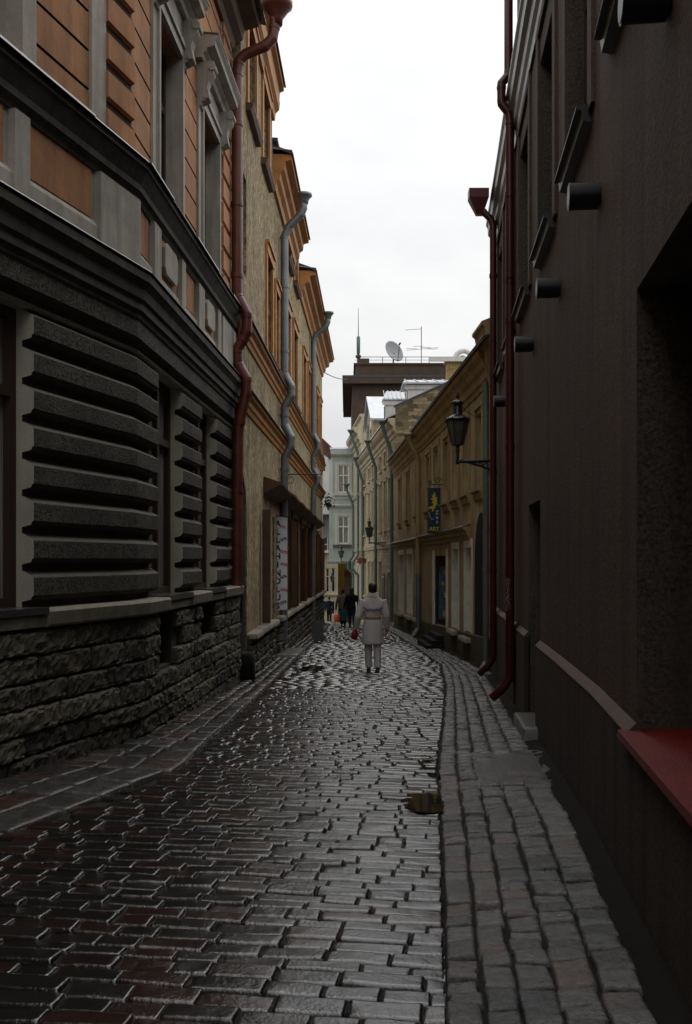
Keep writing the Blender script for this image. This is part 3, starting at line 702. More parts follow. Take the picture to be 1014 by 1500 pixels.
for i, (a, b) in enumerate(zip(segs, segs[1:])):
    dz = .012 * (i % 2)
    fl.sweep(FA, [(-.26, z2 + .09 + dz), (.035 + dz, z2 + dz), (.039 + dz, z2 - .012), (.034, z2 - .012), (.03, z2 - .006), (-.26, z2 + .07)], a, b)
fl.build('sheet_flashing', M['flash'], cb)
# panel zone
pz = MB(); NP = -.17
pz.sweep(FA, [(NP - .2, 3.2), (NP + .05, 3.21), (NP + .05, 3.42), (NP + .02, 3.47), (NP, 3.49), (NP, 4.02), (NP - .2, 4.02)], -6, 17.4)
pz.build('parapet_band', M['grey_plaster'], cb)
def raised(name, mat, a, b, n0, n1, za, zb, ch=.0):
    m = MB(); 
    if ch: m.prism(FA, [(a + ch, za), (b - ch, za), (b, za + ch * .8), (b, zb - ch * .8), (b - ch, zb), (a + ch, zb), (a, zb - ch * .8), (a, za + ch * .8)], n0, n1)
    else: m.sweep(FA, [(n0, za), (n1, za), (n1, zb), (n0, zb)], a, b)
    return m.build(name, mat, cb)
for a, b in ((8.0 - 3.2, 8.55 - 3.0), (8.98, 10.02), (10.98, 11.52), (13.32, 14.1), (15.98, 16.05)): raised('orange_panel', M['orange'], a, b, NP - .1, NP + .012, 3.50, 4.0)
for a, b in ((7.35, 8.6), (12.02, 13.0), (14.68, 15.6)):
    raised('orange_panel', M['orange'], a, b, NP - .1, NP + .012, 3.47, 4.0)
    raised('medallion', M['grey_plaster'], a + .14, b - .14, NP, NP + .065, 3.56, 3.95, .09)
for a, b in ((8.68, 8.9), (10.1, 10.96), (11.6, 11.92), (13.06, 13.28), (14.18, 14.58), (15.66, 15.92), (16.1, 17.38)): raised('pedestal', M['grey_plaster'], a, b, NP - .1, NP + .075, 3.24, 4.0)
sc = MB()
sc.sweep(FA, [(-.36, 4.0), (NP + .03, 4.0), (NP + .05, 4.06), (NP + .09, 4.09), (NP + .09, 4.16), (NP + .13, 4.24), (-.01, 4.30), (.01, 4.32), (.01, 4.385), (-.1, 4.40), (-.36, 4.42)], -6, 17.4)
sc.build('string_course', M['cornice_dark'], cb)
# upper wall with channelled joints and windows
NU = -.20; WU = [(4.9, 6.2), (7.6, 8.85), (12.06, 13.3), (14.75, 16.05)]; ZW0, ZW1, ZE = 4.55, 6.80, 9.25
def channel_prof(za, zb):
    pr = [(NU - .3, za), (NU, za)]; z = 4.42 + .40; mt = [0, 0]
    while z < zb - .05:
        if z > za + .03: pr += [(NU, z - .017), (NU - .03, z - .010), (NU - .03, z + .010), (NU, z + .017)]; mt += [1, 1, 1, 0]
        z += .40
    pr += [(NU, zb), (NU - .3, zb)]; mt += [0, 0]
    return pr, mt
uw = MB(); tcur = -6
for a, b in WU + [(17.4, 17.4)]:
    pr, mt = channel_prof(4.41, ZE); uw.sweep(FA, pr, tcur, a - (.03 if a < 17 else 0), mats=mt); tcur = b + .03
    if a < 17:
        pr, mt = channel_prof(ZW1, ZE); uw.sweep(FA, pr, a - .03, b + .03, mats=mt); uw.sweep(FA, [(NU - .3, 4.41), (NU, 4.41), (NU, ZW0), (NU - .3, ZW0)], a - .03, b + .03)
uw.build('upper_wall', [M['orange'], M['joint']], cb)
back = MB(); wall(back, FA, -32, 17.4, ZS - .2, ZE, (), n=-.52, mw=0, sides=6)  # runs on unseen behind the camera, added to block light from there
back.build('wall_core', M['mortar'], cb)
for i, (a, b) in enumerate(WU):
    window(cb, FA, a, b, ZW0, ZW1, NU - .27, M['frame_brown'], M['glass'], fw=.09, th=.09)
    s = MB()
    for u0, u1 in ((a - .26, a), (b, b + .26)):
        s.sweep(FA, [(NU - .28, 4.43), (NU + .03, 4.43), (NU + .03, 7.0), (NU - .28, 7.0)], u0, u1)
    for u0, u1 in ((a - .07, a + .002), (b - .002, b + .07)): s.box(FA, u0, u1, NU - .1, NU + .065, 4.43, 6.85)
    s.box(FA, a - .07, b + .07, NU - .28, NU + .06, ZW1 + .001, ZW1 + .14); s.box(FA, a - .045, b + .045, NU - .2, NU + .09, ZW1 + .14, ZW1 + .2)
    s.box(FA, a - .26, b + .26, NU - .28, NU + .035, ZW1 + .2, 7.36)
    s.build('window_surround', M['grey_plaster'], cb)
    for u in (a - .16, b + .16):                      # scrolled console
        c = MB(); pts = [(.0, 7.36), (.22, 7.36), (.235, 7.27), (.215, 7.18), (.15, 7.08), (.125, 6.98), (.145, 6.9), (.135, 6.83), (.09, 6.79), (.04, 6.77), (.03, 6.72), (0, 6.70)]
        k = len(pts); vs = [FA.pt(u - .09, NU + .03 + p, z) for p, z in pts] + [FA.pt(u + .09, NU + .03 + p, z) for p, z in pts]
        c.add(vs, [tuple(range(k)), tuple(range(2 * k - 1, k - 1, -1))] + [(j, (j + 1) % k, k + (j + 1) % k, k + j) for j in range(k)])
        ax, nr = FA.axes(u)
        for zc, rr, pc in ((7.27, .055, .20), (6.85, .04, .115)):
            p = FA.pt(u, NU + .03 + pc, zc); c.tube([p - ax * .105, p + ax * .105], rr, 12)
        c.build('console', M['grey_plaster'], cb)
    h = MB(); e0, e1 = a - .36, b + .36
    hp = [(NU - .1, 7.36), (NU + .10, 7.37), (NU + .12, 7.43), (NU + .17, 7.46), (NU + .17, 7.50), (NU + .29, 7.53), (NU + .30, 7.60), (NU + .34, 7.65), (NU + .34, 7.69), (NU - .1, 7.74)]
    h.sweep(FA, hp, e0, e1)
    if i % 2 == 0:
        mid = (a + b) / 2
        h.prism(FA, [(e0, 7.75), (e1, 7.75), (mid, 8.25)], NU - .1, NU + .12)
        for q0, q1 in ((e0, mid), (e1, mid)):
            za, zb = 7.75, 8.27
            h.hexa([FA.pt(q0, NU - .1, za), FA.pt(q1, NU - .1, zb), FA.pt(q1, NU + .33, zb), FA.pt(q0, NU + .33, za), FA.pt(q0, NU - .1, za + .13), FA.pt(q1, NU - .1, zb + .13), FA.pt(q1, NU + .33, zb + .13), FA.pt(q0, NU + .33, za + .13)])
    h.build('window_hood', M['grey_plaster'], cb)
    ff = MB(); ff.sweep(FA, [(NU - .1, 7.765), (NU + .35, 7.70), (NU + .352, 7.68), (NU - .1, 7.745)], e0 - .01, e1 + .01); ff.build('hood_flashing', M['flash'], cb)
# quoins: at the bend and at the end
qb = MB()
for kk in range(13):
    z = 4.42 + .40 * kk
    if z > 9: break
    qb.sweep(FA, [(NU - .05, z + .045), (NU + .02, z + .045), (NU + .055, z + .07), (NU + .055, z + .335), (NU + .02, z + .36), (NU - .05, z + .36)], 10.34, 10.895)
qb.build('quoin_blocks', M['orange'], cb)
qs = MB(); qs.sweep(FA, [(NU - .05, 4.42), (NU + .03, 4.42), (NU + .03, 9.2), (NU - .05, 9.2)], 10.06, 10.335)
qs.build('pilaster_strip', M['grey_plaster'], cb)
qj = MB(); qj.sweep(FA, [(NU - .05, 4.42), (NU + .012, 4.42), (NU + .012, 9.2), (NU - .05, 9.2)], 10.336, 10.899); qj.build('quoin_joints', M['joint'], cb)
q2 = MB()
for kk in range(13):
    z = 4.42 + .40 * kk
    if z > 9: break
    q2.sweep(FA, [(NU - .05, z + .03), (NU + .03, z + .03), (NU + .055, z + .05), (NU + .055, z + .35), (NU + .03, z + .37), (NU - .05, z + .37)], 16.42, 17.05)
q2.build('quoin_blocks', M['orange'], cb)
q3 = MB(); q3.sweep(FA, [(NU - .05, 4.42), (NU + .02, 4.42), (NU + .02, 9.2), (NU - .05, 9.2)], 16.40, 17.08); q3.build('quoin_joints', M['grey_plaster'], cb)
q4 = MB(); rockface(q4, FA, 17.09, 17.4, lambda t: 3.3, 9.2, .30, rng, n=NU + .02, lmin=.3, lmax=.32, dome=.03, far=True)
q4.build('end_stones', M['roughcast'], cb, recalc=False)
# eave
ev = MB(); ev.sweep(FA, [(NU - .2, 9.0), (NU + .06, 9.0), (NU + .10, 9.12), (NU + .22, 9.20), (NU + .26, 9.36), (NU + .50, 9.42), (NU + .54, 9.52), (NU - .2, 9.56)], -6, 17.4); ev.build('eave_cornice', M['eave_wood'], cb)
rf = MB(); rf.sweep(FA, [(NU - 6, 11.6), (NU + .62, 9.56), (NU + .63, 9.50), (NU + .60, 9.50), (NU - 6, 11.5)], -6, 17.5); rf.build('roof', M['roof_dark'], cb)
P = FA.pt
downpipe(cb, [P(17.15, .62, 9.55), P(17.15, .62, 9.30), P(17.15, .58, 9.08), P(17.15, .46, 8.95), P(17.15, .12, 8.82), P(17.15, -.01, 8.70), P(17.15, -.045, 8.5), P(17.15, -.045, 4.62), P(17.15, .13, 4.28), P(17.15, .13, 3.98), P(17.15, -.045, 3.66), P(17.15, -.03, 3.42), P(17.15, .12, 3.16), P(17.15, .12, 2.92), P(17.15, -.02, 2.3), P(17.15, -.035, 1.4), P(17.15, -.04, -.5)], .092, M['redpipe'],
         hopper=(tuple(P(17.15, .66, 9.62)), .27, .42), collars=(7.6, 6.2, 4.95, 3.85, 2.4, 1.2))

# ------------------------------------------------------------------ roughcast row houses on the left
FC = WALL_C
def house_c(t0, t1, ztop, label, wins, seed):
    h = thing('row_house', tuple(FC.pt((t0 + t1) / 2, 0, gz((t0 + t1) / 2))), label, 'house', 'roughcast row houses on the left')
    return h
def ledge(h, t0, t1, zt):
    m = MB(); m.sweep(FC, [(-.05, zt - .34), (.03, zt - .34), (.05, zt - .26), (.08, zt - .23), (.09, zt - .15), (.15, zt - .10), (.16, zt - .02), (-.05, zt)], t0, t1); o = m.build('ledge', M['ochre'], h)
    f = MB(); f.sweep(FC, [(-.05, zt + .05), (.20, zt - .015), (.205, zt - .035), (.17, zt - .03), (-.05, zt + .02)], t0, t1); f.build('ledge_flashing', M['roof_dark'], o)
def ochre_window(h, F, a, b, za, zb, sill=True, depth=.16):
    window(h, F, a, b, za, zb, -depth, M['brown_trim'], M['glass'], fw=.08)
    s = MB(); w_ = .17
    s.box(F, a - w_, a, -.05, .045, za, zb); s.box(F, b, b + w_, -.05, .045, za, zb); s.box(F, a - w_, b + w_, -.05, .06, zb + .002, zb + .2)
    s.box(F, a - w_, b + w_, -.05, .10, zb + .2, zb + .26)
    s.build('window_surround', M['ochre'], h)
    if sill:
        q = MB(); q.sweep(F, [(-.05, za - .13), (.10, za - .12), (.15, za - .03), (.15, za + .0), (-.05, za + .03)], a - .22, b + .22); q.build('window_sill', M['brown_trim'], h)
C1W = [(18.3, 19.5, 8.4, 10.1), (20.75, 21.95, 8.4, 10.1), (17.75, 18.75, 5.2, 7.0), (21.5, 22.6, 4.5, 6.7)]
C2W = [(26.5, 27.7, 8.15, 9.6), (28.9, 30.1, 8.15, 9.6), (26.2, 27.4, 4.5, 6.75), (28.6, 29.9, 4.5, 6.75), (23.4, 24.1, 4.5, 6.4)]
C3W = [(32.5, 33.7, 4.5, 6.8), (35.0, 36.0, 4.5, 6.8), (37.3, 38.5, 4.5, 6.8), (40, 41.2, 4.5, 6.8), (42.5, 43.7, 4.5, 6.8)]
SHOP2 = [(25.2, 27.0, -1.38, 1.05), (28.0, 29.6, -1.38, 1.05)]
SHOP3 = [(31.4, 33.4, -1.38, 1.0), (34.2, 35.6, -1.38, 1.0), (37.2, 38.8, -1.38, .95), (40.4, 42.2, -1.38, .9)]
c1 = house_c(17.42, 22.8, 11, 'tan roughcast house with arched gate, next to the red downpipe', 0, 0)
c2 = house_c(22.8, 31, 10, 'tan roughcast house behind the white sale banner, with grey downpipe', 0, 0)
c3 = house_c(31, 44.7, 9.2, 'lower far tan roughcast house at the end of the left row', 0, 0)
ARC = (16.9, 18.25, .45, 1.62)
def arch_wall(m, F, t0, t1, z0, z1, ops, tj, zs, zc, tc_):
    """C1 wall: right of a half arch whose crown is at tc_"""
    wall(m, F, tj, t1, z0, z1, ops, n=0, depth=.2, mw=0, mr=0, sides=5)
    nseg = 12; prev = None
    for i in range(nseg + 1):
        a = math.pi / 2 * i / nseg; t = tc_ + (tj - tc_) * math.cos(a); z = zs + (zc - zs) * math.sin(a)
        if t < t0: t = t0
        if prev:
            m.quad(F.pt(prev[0], 0, prev[1]), F.pt(t, 0, z), F.pt(t, 0, 4.2), F.pt(prev[0], 0, 4.2)); m.quad(F.pt(prev[0], 0, prev[1]), F.pt(t, 0, z), F.pt(t, -.6, z), F.pt(prev[0], -.6, prev[1]))
        prev = (t, z)
    m.quad(F.pt(tj, 0, z0), F.pt(tj, -.6, z0), F.pt(tj, -.6, zs), F.pt(tj, 0, zs))
m = MB(); ops = [o for o in C1W if o[0] > 18.25] + [(21.1, 21.75, -1.35, 1.05)]
arch_wall(m, FC, 17.43, 22.8, -6, 11, ops, 18.25, .7, 1.66, 17.25)
wall(m, FC, 17.43, 18.25, 4.2, 11, [(17.75, 18.2, 5.2, 7.0)], n=0, depth=.2, mr=0, sides=5)
m.build('wall', [M['roughcast']], c1)
m = MB(); wall(m, FC, 22.8, 31, -6, 9.55, C2W + SHOP2 + [(22.85, 23.35, -2.6, 1.0)], n=0, depth=.2, mr=0, sides=5, top=False); m.build('wall', [M['roughcast']], c2)
m = MB(); wall(m, FC, 31, 44.7, -6, 9.0, C3W + SHOP3, n=0, depth=.2, mr=0, sides=5, top=False); m.build('wall', [M['roughcast_far']], c3)
for h, ws_ in ((c1, C1W[:2] + C1W[3:]), (c2, C2W), (c3, C3W)):
    for o in ws_: ochre_window(h, FC, *o)
for h, a, b in ((c1, 17.45, 22.79), (c2, 22.8, 30.99), (c3, 31, 44.7)): ledge(h, a, b, 4.30); ledge(h, a, b, 3.05)
def eave(h, t0, t1, z, n, mat='ochre'):
    m = MB(); m.sweep(FC, [(-.1, z - .85), (.06, z - .85), (.08, z - .68), (.16, z - .60), (.18, z - .45), (n * .62, z - .38), (n * .66, z - .20), (n, z - .16), (n, z - .04), (-.1, z - .02)], t0, t1); m.build('eave_cornice', M[mat], h)
    f = MB(); f.sweep(FC, [(-5, z + 2.0), (n + .03, z), (n + .05, z - .06), (n + .005, z - .05), (-5, z + 1.9)], t0 - .06, t1 + .06); r = f.build('roof', M['roof_dark'], h)
    f = MB(); f.sweep(FC, [(-.3, z + .16), (n + .02, z + .035), (n + .02, z + .02), (-.3, z + .10)], t0 - .07, t0 + 2.2); f.build('eave_sheet', M['zinc'], r)
eave(c1, 17.45, 22.85, 11.05, .27); eave(c2, 22.95, 29.0, 9.5, .44); eave(c3, 31, 44.7, 9.15, .52)
d = MB()                                                       # attic gable of the middle house behind its eave
d.prism(FC, [(23.2, 9.45), (28.4, 9.45), (28.4, 9.75), (25.8, 10.3), (23.2, 9.8)], -.9, -.1); d.build('attic_gable', M['ochre'], c2)
d = MB(); d.sweep(FC, [(-1.0, 9.98), (.10, 9.92), (.10, 9.84), (-1.0, 9.86)], 23.1, 25); d.build('attic_cap', M['roof_dark'], c2)
for h, t, hz, no in ((c2, 24.5, 9.0, .60), (c3, 36.2, 9.0, .66)):
    z0 = hz
    pts = [FC.pt(t, no, z0), FC.pt(t, no, z0 - .25), FC.pt(t, no - .06, z0 - .40), FC.pt(t, .22, z0 - .72), FC.pt(t, .13, z0 - .95), FC.pt(t, .13, 4.62), FC.pt(t, .30, 4.32), FC.pt(t, .30, 4.10), FC.pt(t, .13, 3.80), FC.pt(t, .13, 3.36), FC.pt(t, .29, 3.06), FC.pt(t, .29, 2.84), FC.pt(t, .14, 2.55), FC.pt(t, .13, 2.1), FC.pt(t, .12, 1.6), FC.pt(t, .11, gz(t) + .35)]
    downpipe(h, pts, .10, M['zinc'], hopper=(tuple(FC.pt(t, no + .02, z0 + .05)), .2, .25), collars=(6.8, 5.2, 3.6, 2.25, .3))
# canopy over the shop fronts
for h, a, b in ((c2, 22.82, 30.98), (c3, 31, 40)):
    m = MB()
    n_ = 14; zt = lambda t: 1.78 - .012 * (t - 21) + .02 * math.sin(t * 2.1)
    a0 = 21.0 if h is c2 else a
    for i in range(n_):
        p, q = a0 + (b - a0) * i / n_, a0 + (b - a0) * (i + 1) / n_
        m.hexa([FC.pt(p, .005, zt(p) - .36), FC.pt(q, .005, zt(q) - .36), FC.pt(q, .37, zt(q) - .17), FC.pt(p, .37, zt(p) - .17), FC.pt(p, .005, zt(p)), FC.pt(q, .005, zt(q)), FC.pt(q, .38, zt(q) - .13), FC.pt(p, .38, zt(p) - .13)])
    m.build('canopy', M['brown_trim'], h, weld=True)
for h, S in ((c2, SHOP2), (c3, SHOP3)):
    for a, b, za, zb in S:
        window(h, FC, a, b, za, zb, -.16, M['shutter'], M['glass'], fw=.1, bars=(1, 1), name='shop_window', th=.1)
        s = MB()
        for u0, u1 in ((a - .16, a - .003), (b + .003, b + .16)): s.box(FC, u0, u1, -.02, .055, za, zb + .15)
        s.box(FC, a - .16, b + .16, -.02, .07, zb + .151, zb + .3); s.build('shop_surround', M['shutter'], h)
        for u, sg in (((a - .05, -1), (b + .05, 1)) if a > 36 else ((a - .05, -1),) if a > 26 else ((b + .05, 1),)):            # shutter leaf folded out from the wall
            q = MB(); p0 = FC.pt(u, .06, 0); ax, nr = FC.axes(u); dr = (nr * .8 + ax * sg * .45).normalized(); th = Vector((-dr.y, dr.x, 0)) * .022
            for (zA, zB, k0, k1, e) in ((za + .06, zb, 0, .19, 1), (za + .16, za + 1.1, .03, .16, 1.7), (za + 1.25, zb - .1, .03, .16, 1.7)):
                A, B_ = p0 + dr * k0, p0 + dr * k1; vs = []
                for z in (zA, zB): vs += [Vector((A - th * e).xy.to_3d()) + Zv * z, Vector((B_ - th * e).xy.to_3d()) + Zv * z, Vector((B_ + th * e).xy.to_3d()) + Zv * z, Vector((A + th * e).xy.to_3d()) + Zv * z]
                q.hexa(vs)
            q.build('shutter', M['shutter'], h)
window(c1, FC, 21.1, 21.75, -1.35, 1.05, -.16, M['shutter'], M['glass'], fw=.09, bars=(0, 1), name='shop_window')
q = MB(); p0 = FC.pt(20.55, .03, 0)
for (zA, zB, k0, k1, e) in ((-1.33, 1.05, 0, .17, .025), (-1.22, -.1, .03, .14, .045), (.05, .95, .03, .14, .045)):
    q.abox(p0.x + k0, p0.x + k1, p0.y - e, p0.y + e, zA, zB)
q.build('shutter', M['shutter'], c1)
window(c2, FC, 22.85, 23.35, -2.6, 1.0, -.16, M['frame_brown'], M['glass'], fw=.07, bars=(0, 1), name='shop_door')
# stone base of the row
for h, a, b, seed in ((c1, 18.3, 22.8, 4), (c2, 23.5, 31, 5), (c3, 31, 44.7, 6)):
    r_ = random.Random(seed); m = MB(); rockface(m, FC, a, b, gz, -1.42, .19, r_, n=.07, lmin=.3, lmax=.8, dome=.07, far=(h is c3))
    m.build('stone_base', M['base_stone'], h, recalc=False)
    m = MB(); m.box(FC, a, b, -.02, .035, -6, -1.43); m.build('base_mortar', M['mortar'], h)
    m = MB(); t = a
    while t < b - .2:
        ln = min(r_.uniform(.7, 1.4), b - t)
        m.stone(FC.pt(t + ln / 2, .06, -1.37 + r_.uniform(-.01, .01)), FC.axes(t)[0], FC.axes(t)[1], Zv, ln / 2 - .004, .13, .02, .10, 6, .012, t, p=6); t += ln
    m.build('stone_sill', M['sill_stone'], h, recalc=False)
# arched gate with diamond panels
m = MB(); ga = 18.2
gx = FC.pt(ga, -.02, 0)
m.abox(gx.x - .56, gx.x - .0, gx.y - .05, gx.y, -2.4, 1.5); gate = m.build('gate', M['gatewood'], c1)
for zc in (.02, -.36):
    q = MB(); c = gx.x - .2; y = gx.y - .052
    q.add([(c - .12, y, zc), (c, y, zc - .15), (c + .12, y, zc), (c, y, zc + .15), (c - .07, y - .03, zc), (c, y - .03, zc - .09), (c + .07, y - .03, zc), (c, y - .03, zc + .09)], [(0, 1, 5, 4), (1, 2, 6, 5), (2, 3, 7, 6), (3, 0, 4, 7), (4, 5, 6, 7)]); q.build('diamond_panel', M['brown_trim'], gate)
q = MB()
for i in range(5): q.abox(gx.x - .33 + i * .065, gx.x - .31 + i * .065, gx.y - .075, gx.y - .051, -1.05, -.55)
for i in range(5): q.abox(gx.x - .34, gx.x - .04, gx.y - .082, gx.y - .058, -1.05 + i * .12, -1.03 + i * .12)
q.build('grille', M['black_metal'], gate)
m = MB(); m.box(FC, 16.8, 18.3, -2.0, -1.95, -3, 3); m.build('gate_back', M['black_cloth'], c1)  # black backing, the shade deep in the passage put into colour

# guard stone, entrance step, sandwich board
g0 = MB(); c = FC.pt(17.9, -.02, 0); r_ = random.Random(3)
z0 = gz(17.8)
g0.loft([(c.x - .02, 17.75, z0 - .1, .25, .25), (c.x - .02, 17.75, z0 + .42, .235, .235), (c.x - .02, 17.75, z0 + .52, .21, .21), (c.x - .02, 17.75, z0 + .54, .15, .15)], 20, wob=.06, pw=7, smooth=True)
g0.build('guard_stone', M['footing'], label='black squat guard stone at the foot of the red downpipe', cat='guard stone')
m = MB(); m.stone((-1.42, 24.4, gz(24.4) + .13), Vector((1, .02, 0)).normalized(), Vector((.03, 1, -.02)).normalized(), Zv, .33, 1.2, .012, .3, 8, .01, 2.2, p=8)
m.build('entrance_step', M['slab'], label='worn stone step in front of the left stone wall', cat='step', recalc=False)
sb = thing('sandwich_board', (-.9, 31, gz(31)), 'black sandwich board standing by the far left wall', 'sandwich board')
for y, s in ((30.85, 1), (31.2, -1)):
    m = MB(); z = gz(31) + .02; x0, x1 = -1.08, -.70
    dy = .14 * s
    m.hexa([(x0, y - .012, z), (x1, y - .012, z), (x1, y + .012, z), (x0, y + .012, z), (x0 + .02, y + dy - .012, z + .66), (x1 - .02, y + dy - .012, z + .66), (x1 - .02, y + dy + .012, z + .66), (x0 + .02, y + dy + .012, z + .66)])
    m.build('board', M['black_metal'], sb)

# ------------------------------------------------------------------ banner and iron bracket on the left
bn = thing('sale_banner', (-1.577, 23.9, -1.21), 'tall white cloth banner with vertical black letters hanging by the grey downpipe', 'banner')
m = MB(); X0, X1, YB, ZB0, ZB1 = -1.725, -1.43, 23.9, -1.22, 1.06
rows = 24; cols = 6
def bpt(u, v, off=0):
    z = ZB0 + (ZB1 - ZB0) * v; x = X0 + (X1 - X0) * u
    y = YB + .018 * math.sin(v * 9 + u * 2) + .03 * (u - .5) * math.sin(v * 4) - off
    return (x, y, z + (.02 * (u - .5) if v < .5 else -.05 * (u - .2) * (v - .5) * 2))
for s_ in (0, 1):
    base = len(m.v)
    for i in range(rows + 1):
        for j in range(cols + 1): m.v.append(bpt(j / cols, i / rows, .004 * s_))
    for i in range(rows):
        for j in range(cols): a = base + i * (cols + 1) + j; m.f.append((a, a + 1, a + cols + 2, a + cols + 1)); m.m.append(0); m.s.append(True)
m.build('cloth', M['banner'], bn, recalc=False)
t = MB(); word = 'ALLAHINDLUS'
for i, ch in enumerate(word):
    v = .915 - i * .0875; p = bpt(.235, v - .022, .016); text_into(t, ch, .20, p, (1, 0, 0), (0, 0, 1))
t.build('black_lettering', M['ink'], bn, recalc=False)
for mat, items in (('redink', ((0, '-30%'), (2, '-50%'), (3, '-30%'), (5, '-50%'))), ('ink', ((1, '-20%'), (4, '-30%'), (6, '-20%')))):
    for i, s_ in items:
        t = MB(); v = .90 - i * .136; p = bpt(.68, v - .02, .016); text_into(t, s_, .10, p, (1, 0, 0), (0, 0, 1), rot=(.35 if mat == 'ink' else -.15))
        t.build('red_discount' if mat == 'redink' else 'black_discount', M[mat], bn, recalc=False)
m = MB(); m.tube([(X0 - .06, YB, ZB1 + .02), (X1 + .03, YB, ZB1 - .02)], .012, 8); m.build('rod', M['black_metal'], bn)

ib = thing('iron_bracket', tuple(FC.pt(26.3, 0, 2.3)), 'thin black iron sign bracket with a scroll, projecting from the left row', 'bracket')
p = FC.pt(26.3, .0, 2.29)
m = MB(); m.tube([p, p + Vector((.98, 0, 0))], .014, 8); m.build('bar', M['black_metal'], ib)
m = MB(); m.tube([p + Vector((.14 + .13 * (1 - i / 30) * math.cos(i * .33 + 1.5) * 1.0, 0, -.14 + .13 * (1 - i / 40) * math.sin(i * .33 + 1.5))) for i in range(24)], .011, 6); m.build('scroll', M['black_metal'], ib)

# ------------------------------------------------------------------ dark brown building on the right
db = thing('brown_building', (2.1, 10, gz(10)), 'dark brown rendered building with deep window recesses filling the right side', 'building')
FR = WALL_R; PR = FR.pt
UW = [(-.2, 1.2), (2.55, 3.95), (4.95, 6.3), (7.38, 8.72), (9.7, 11.0), (12.15, 13.55), (14.5, 15.8), (16.85, 18.1)]
UO = [(a, b, 3.45, 5.55, .2) for a, b in UW]
NICHE = (2.0, 5.42, -1.0, 1.49, 1.0); DOOR = (11.0, 12.35, -2.6, .68, .4)
LO = [(15.0, 16.2, .38, 1.42, .2), (15.0, 16.2, -.72, -.15, .2)]
m = MB(); wall(m, FR, -7, 19.3, -6, 6.35, UO + [NICHE, DOOR] + LO, n=0, mw=0, mr=1, sides=6, top=True)
m.build('wall', [M['darkwall'], M['niche']], db)
m = MB(); wall(m, FR, -7, 14.6, 6.35, 9.4, (), n=-.04, sides=6); m.build('attic_wall', M['darkwall'], db)
m = MB(); m.sweep(FR, [(-.05, 5.95), (.03, 5.95), (.035, 6.1), (.07, 6.16), (.08, 6.3), (.13, 6.36), (.14, 6.5), (.17, 6.55), (.17, 6.6), (-.05, 6.66)], -7, 19.3); m.build('cornice', M['roof_dark'], db)
m = MB(); m.sweep(FR, [(-6, 8.5), (.02, 6.68), (.02, 6.665), (-6, 8.4)], 14.6, 19.3); m.build('roof', M['roof_dark'], db)
for a, b, c, d, dp in UO:
    window(db, FR, a, b, c, d, -.2, M['frame_brown'], M['glass'], fw=.08)
    s = MB()
    for u0, u1 in ((a - .2, a - .002), (b + .002, b + .2)): s.box(FR, u0, u1, -.02, .03, c - .1, d + .3)
    s.box(FR, a - .2, b + .2, -.02, .034, d + .301, d + .42); s.build('window_surround', M['darktrim'], db)
    s = MB(); s.sweep(FR, [(-.1, c - .02), (.115, c - .06), (.12, c - .085), (.08, c - .09), (.07, c - .17), (-.05, c - .2)], a - .05, b + .05); s.build('window_sill', M['roof_dark'], db)
for a, b, c, d, dp in LO: window(db, FR, a, b, c, d, -.19, M['frame_brown'], M['glass'], fw=.07, bars=(1, 0))
PN = .055
for a, b in ((-7, 2.0), (5.42, 11.0), (12.35, 13.6), (14.1, 19.3)):
    m = MB(); m.sweep(FR, [(-.02, -6), (PN, -6), (PN, -.975), (PN - .01, -.965), (-.02, -.965)], a, b); pl = m.build('plinth', M['darkwall2'], db)
    m = MB(); m.sweep(FR, [(.004, -.9), (PN + .004, -.958), (PN + .004, -.966), (.004, -.966)], a, b); m.build('plinth_ledge', M['plinth_top'], pl)
m = MB(); m.sweep(FR, [(-.02, -6), (PN, -6), (PN, -1.02), (-.02, -1.02)], 2.0, 5.42); m.build('plinth', M['darkwall2'], db)
m = MB(); a, b = 1.9, 5.46
m.sweep(FR, [(-.99, -.88), (.10, -.945), (.103, -.985), (.093, -.985), (.09, -.955), (-.99, -.90)], a, b); m.build('niche_sill', M['redsill'], db)
window(db, FR, 2.0, 5.42, -.87, 1.49, -.99, M['frame_brown'], M['glass'], fw=.12, bars=(2, 1), name='niche_window', th=.1)
m = MB(); m.box(FR, 11.004, 12.346, -.39, -.33, -2.3, .676); dr = m.build('door', M['frame_brown'], db)
for za, zb in ((-1.9, -.9), (-.7, .5)):
    q = MB(); q.box(FR, 11.15, 11.6, -.33, -.315, za, zb); q.box(FR, 11.75, 12.2, -.33, -.315, za, zb); q.build('door_panel', M['frame_brown'], dr)
q = MB(); q.tube([PR(12.2, -.33, -.85), PR(12.2, -.27, -.85), PR(12.1, -.27, -.85)], .014, 8); q.build('door_handle', M['black_metal'], dr)
m = MB(); cx = PR(11.6, -.02, 0); m.stone((cx.x - .06, 11.35, gz(11.35) + .16), Vector((1, -.05, 0)).normalized(), Vector((.09, 1, 0)).normalized(), Zv, .2, .62, .01, .3, 7, .006, 8.1, p=9)
m.build('door_step', M['slab'], label='single stone doorstep at the foot of the dark brown wall', cat='step', recalc=False)
